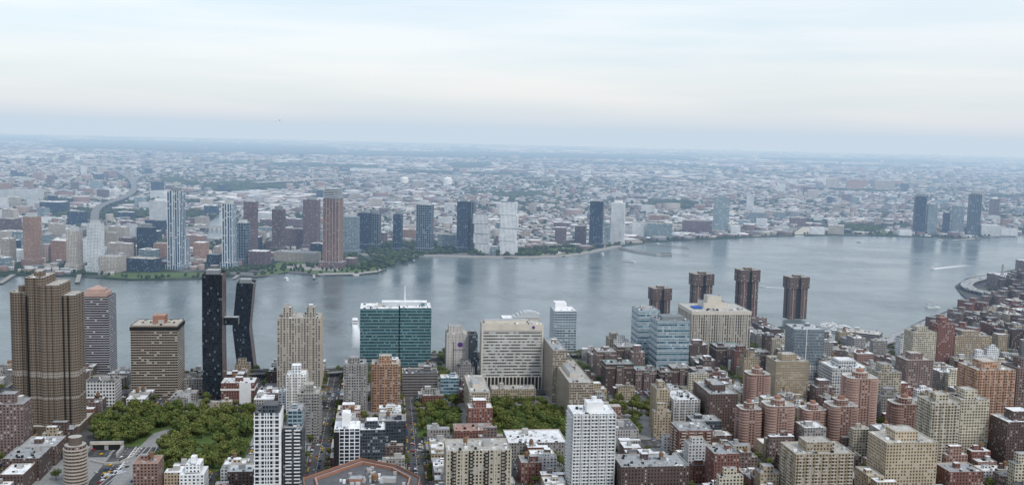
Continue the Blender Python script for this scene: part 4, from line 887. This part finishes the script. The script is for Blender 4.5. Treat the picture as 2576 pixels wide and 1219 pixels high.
SH=[s_ for s_ in SH if inpoly(s_[0],s_[1],queens) and not occupied(s_[0],s_[1],2)]
blobs('waterfront_trees',SH)

# ------------------------------------------------------------------ airliner
b=MB()
def ring(x,r,n=10): return [(x,r*math.cos(2*math.pi*k/n),r*math.sin(2*math.pi*k/n)) for k in range(n)]
rr=[ring(x,r) for x,r in [(-19,.4),(-16,1.2),(-10,2),(12,2),(17,1.5),(19,.3)]]
for A1,A2 in zip(rr[:-1],rr[1:]):
    for k in range(10): b.face([A1[k],A1[(k+1)%10],A2[(k+1)%10],A2[k]],'white_paint')
for s_ in (-1,1):
    b.face([(4,s_*1.5,-.8),(-2,s_*1.5,-.8),(-7,s_*17,.6),(-5,s_*17,.6)],'metal_gray'); b.face([(-14,s_*.8,.8),(-17,s_*.8,.8),(-19,s_*6,1.2),(-17.5,s_*6,1.2)],'metal_gray')
    b.cyl(1,s_*6,1.1,-2.8,-1.0,'metal_gray',n=8)
b.face([(-13,0,1.5),(-18,0,1.2),(-20,0,7),(-17.8,0,7)],'purple')
d=ray(695,304).normalized(); b.obj('airliner',CAM+d*5200,math.radians(185))

# ------------------------------------------------------------------ atmosphere, sky and sun
# haze airlight added as volume emission; starts short of the river for near contrast
J=(.57,.69,.80); K=1/12500; sig=(K*.8,K*1.0,K*1.3)
m=bpy.data.materials.new('haze'); m.use_nodes=True; nt=m.node_tree; nt.nodes.clear(); out=nt.nodes.new('ShaderNodeOutputMaterial')
ab=nt.nodes.new('ShaderNodeVolumeAbsorption'); em=nt.nodes.new('ShaderNodeEmission'); ad=nt.nodes.new('ShaderNodeAddShader')
dm=max(sig)*1.25; ab.inputs['Density'].default_value=dm; ab.inputs['Color'].default_value=(1-sig[0]/dm,1-sig[1]/dm,1-sig[2]/dm,1)
ev=[J[i]*sig[i] for i in range(3)]; ms=max(ev); em.inputs['Color'].default_value=(ev[0]/ms,ev[1]/ms,ev[2]/ms,1); em.inputs['Strength'].default_value=ms
nt.links.new(ab.outputs[0],ad.inputs[0]); nt.links.new(em.outputs[0],ad.inputs[1]); nt.links.new(ad.outputs[0],out.inputs['Volume'])
me=bpy.data.meshes.new('atmosphere_haze'); X=36000; yn=1150; zl,zh=-60,560
me.from_pydata([(-X,yn,zl),(X,yn,zl),(X,X,zl),(-X,X,zl),(-X,yn,zh),(X,yn,zh),(X,X,zh),(-X,X,zh)],[],[(3,2,1,0),(4,5,6,7),(0,1,5,4),(1,2,6,5),(2,3,7,6),(3,0,4,7)]); me.materials.append(m)
o=bpy.data.objects.new('atmosphere_haze',me); scene.collection.objects.link(o)

w=bpy.data.worlds.new("World"); scene.world=w; w.use_nodes=True; nt=w.node_tree; nt.nodes.clear()
out=nt.nodes.new('ShaderNodeOutputWorld'); sky=nt.nodes.new('ShaderNodeTexSky'); sky.sky_type='NISHITA'; sky.sun_disc=False
SE,SA=math.radians(48),math.radians(140)   # sun behind right shoulder
sky.sun_elevation=SE; sky.sun_rotation=SA
bg1=nt.nodes.new('ShaderNodeBackground'); bg1.inputs[1].default_value=.05; nt.links.new(sky.outputs[0],bg1.inputs[0])
tc=nt.nodes.new('ShaderNodeTexCoord'); sp=nt.nodes.new('ShaderNodeSeparateXYZ'); nt.links.new(tc.outputs['Generated'],sp.inputs[0])
rp=nt.nodes.new('ShaderNodeValToRGB'); nt.links.new(sp.outputs[2],rp.inputs[0]); e=rp.color_ramp.elements
e[0].position=0.0; e[0].color=(.67,.69,.71,1); e[1].position=1; e[1].color=(.60,.66,.72,1)
for p_,c_ in ((.015,(.69,.70,.71,1)),(.05,(.70,.69,.695,1)),(.09,(.70,.715,.725,1)),(.135,(.68,.715,.73,1)),(.3,(.58,.62,.66,1))): x=e.new(p_); x.color=c_
mp=nt.nodes.new('ShaderNodeMapping'); mp.inputs['Scale'].default_value=(1.2,1.2,13); nt.links.new(tc.outputs['Generated'],mp.inputs[0])
ns=nt.nodes.new('ShaderNodeTexNoise'); ns.inputs['Scale'].default_value=2.6; ns.inputs['Detail'].default_value=6; ns.inputs['Roughness'].default_value=.5; nt.links.new(mp.outputs[0],ns.inputs['Vector'])
mr=nt.nodes.new('ShaderNodeMapRange'); mr.inputs[1].default_value=.36; mr.inputs[2].default_value=.64; nt.links.new(ns.outputs[0],mr.inputs[0])
mx=nt.nodes.new('ShaderNodeMixRGB'); mx.blend_type='MULTIPLY'; mx.inputs[0].default_value=1; nt.links.new(rp.outputs[0],mx.inputs[1])
r2=nt.nodes.new('ShaderNodeMixRGB'); nt.links.new(mr.outputs[0],r2.inputs[0]); r2.inputs[1].default_value=(.86,.92,.97,1); r2.inputs[2].default_value=(1.06,1.035,1.035,1); nt.links.new(r2.outputs[0],mx.inputs[2])
bg2=nt.nodes.new('ShaderNodeBackground'); bg2.inputs[1].default_value=.96; nt.links.new(mx.outputs[0],bg2.inputs[0])
ad=nt.nodes.new('ShaderNodeAddShader'); nt.links.new(bg1.outputs[0],ad.inputs[0]); nt.links.new(bg2.outputs[0],ad.inputs[1]); nt.links.new(ad.outputs[0],out.inputs['Surface'])
sl=bpy.data.lights.new('sun','SUN'); sl.energy=1.5; sl.angle=math.radians(10); sl.color=(1,.975,.94); so=bpy.data.objects.new('sun',sl); scene.collection.objects.link(so)
dirv=Vector((math.sin(SA)*math.cos(SE),math.cos(SA)*math.cos(SE),math.sin(SE))); so.rotation_euler=dirv.to_track_quat('Z','Y').to_euler()
print('FILL',FILL,'boxes',len(V),'trees',len(TV),'objs',len(bpy.data.objects),'t',time.time()-T0)
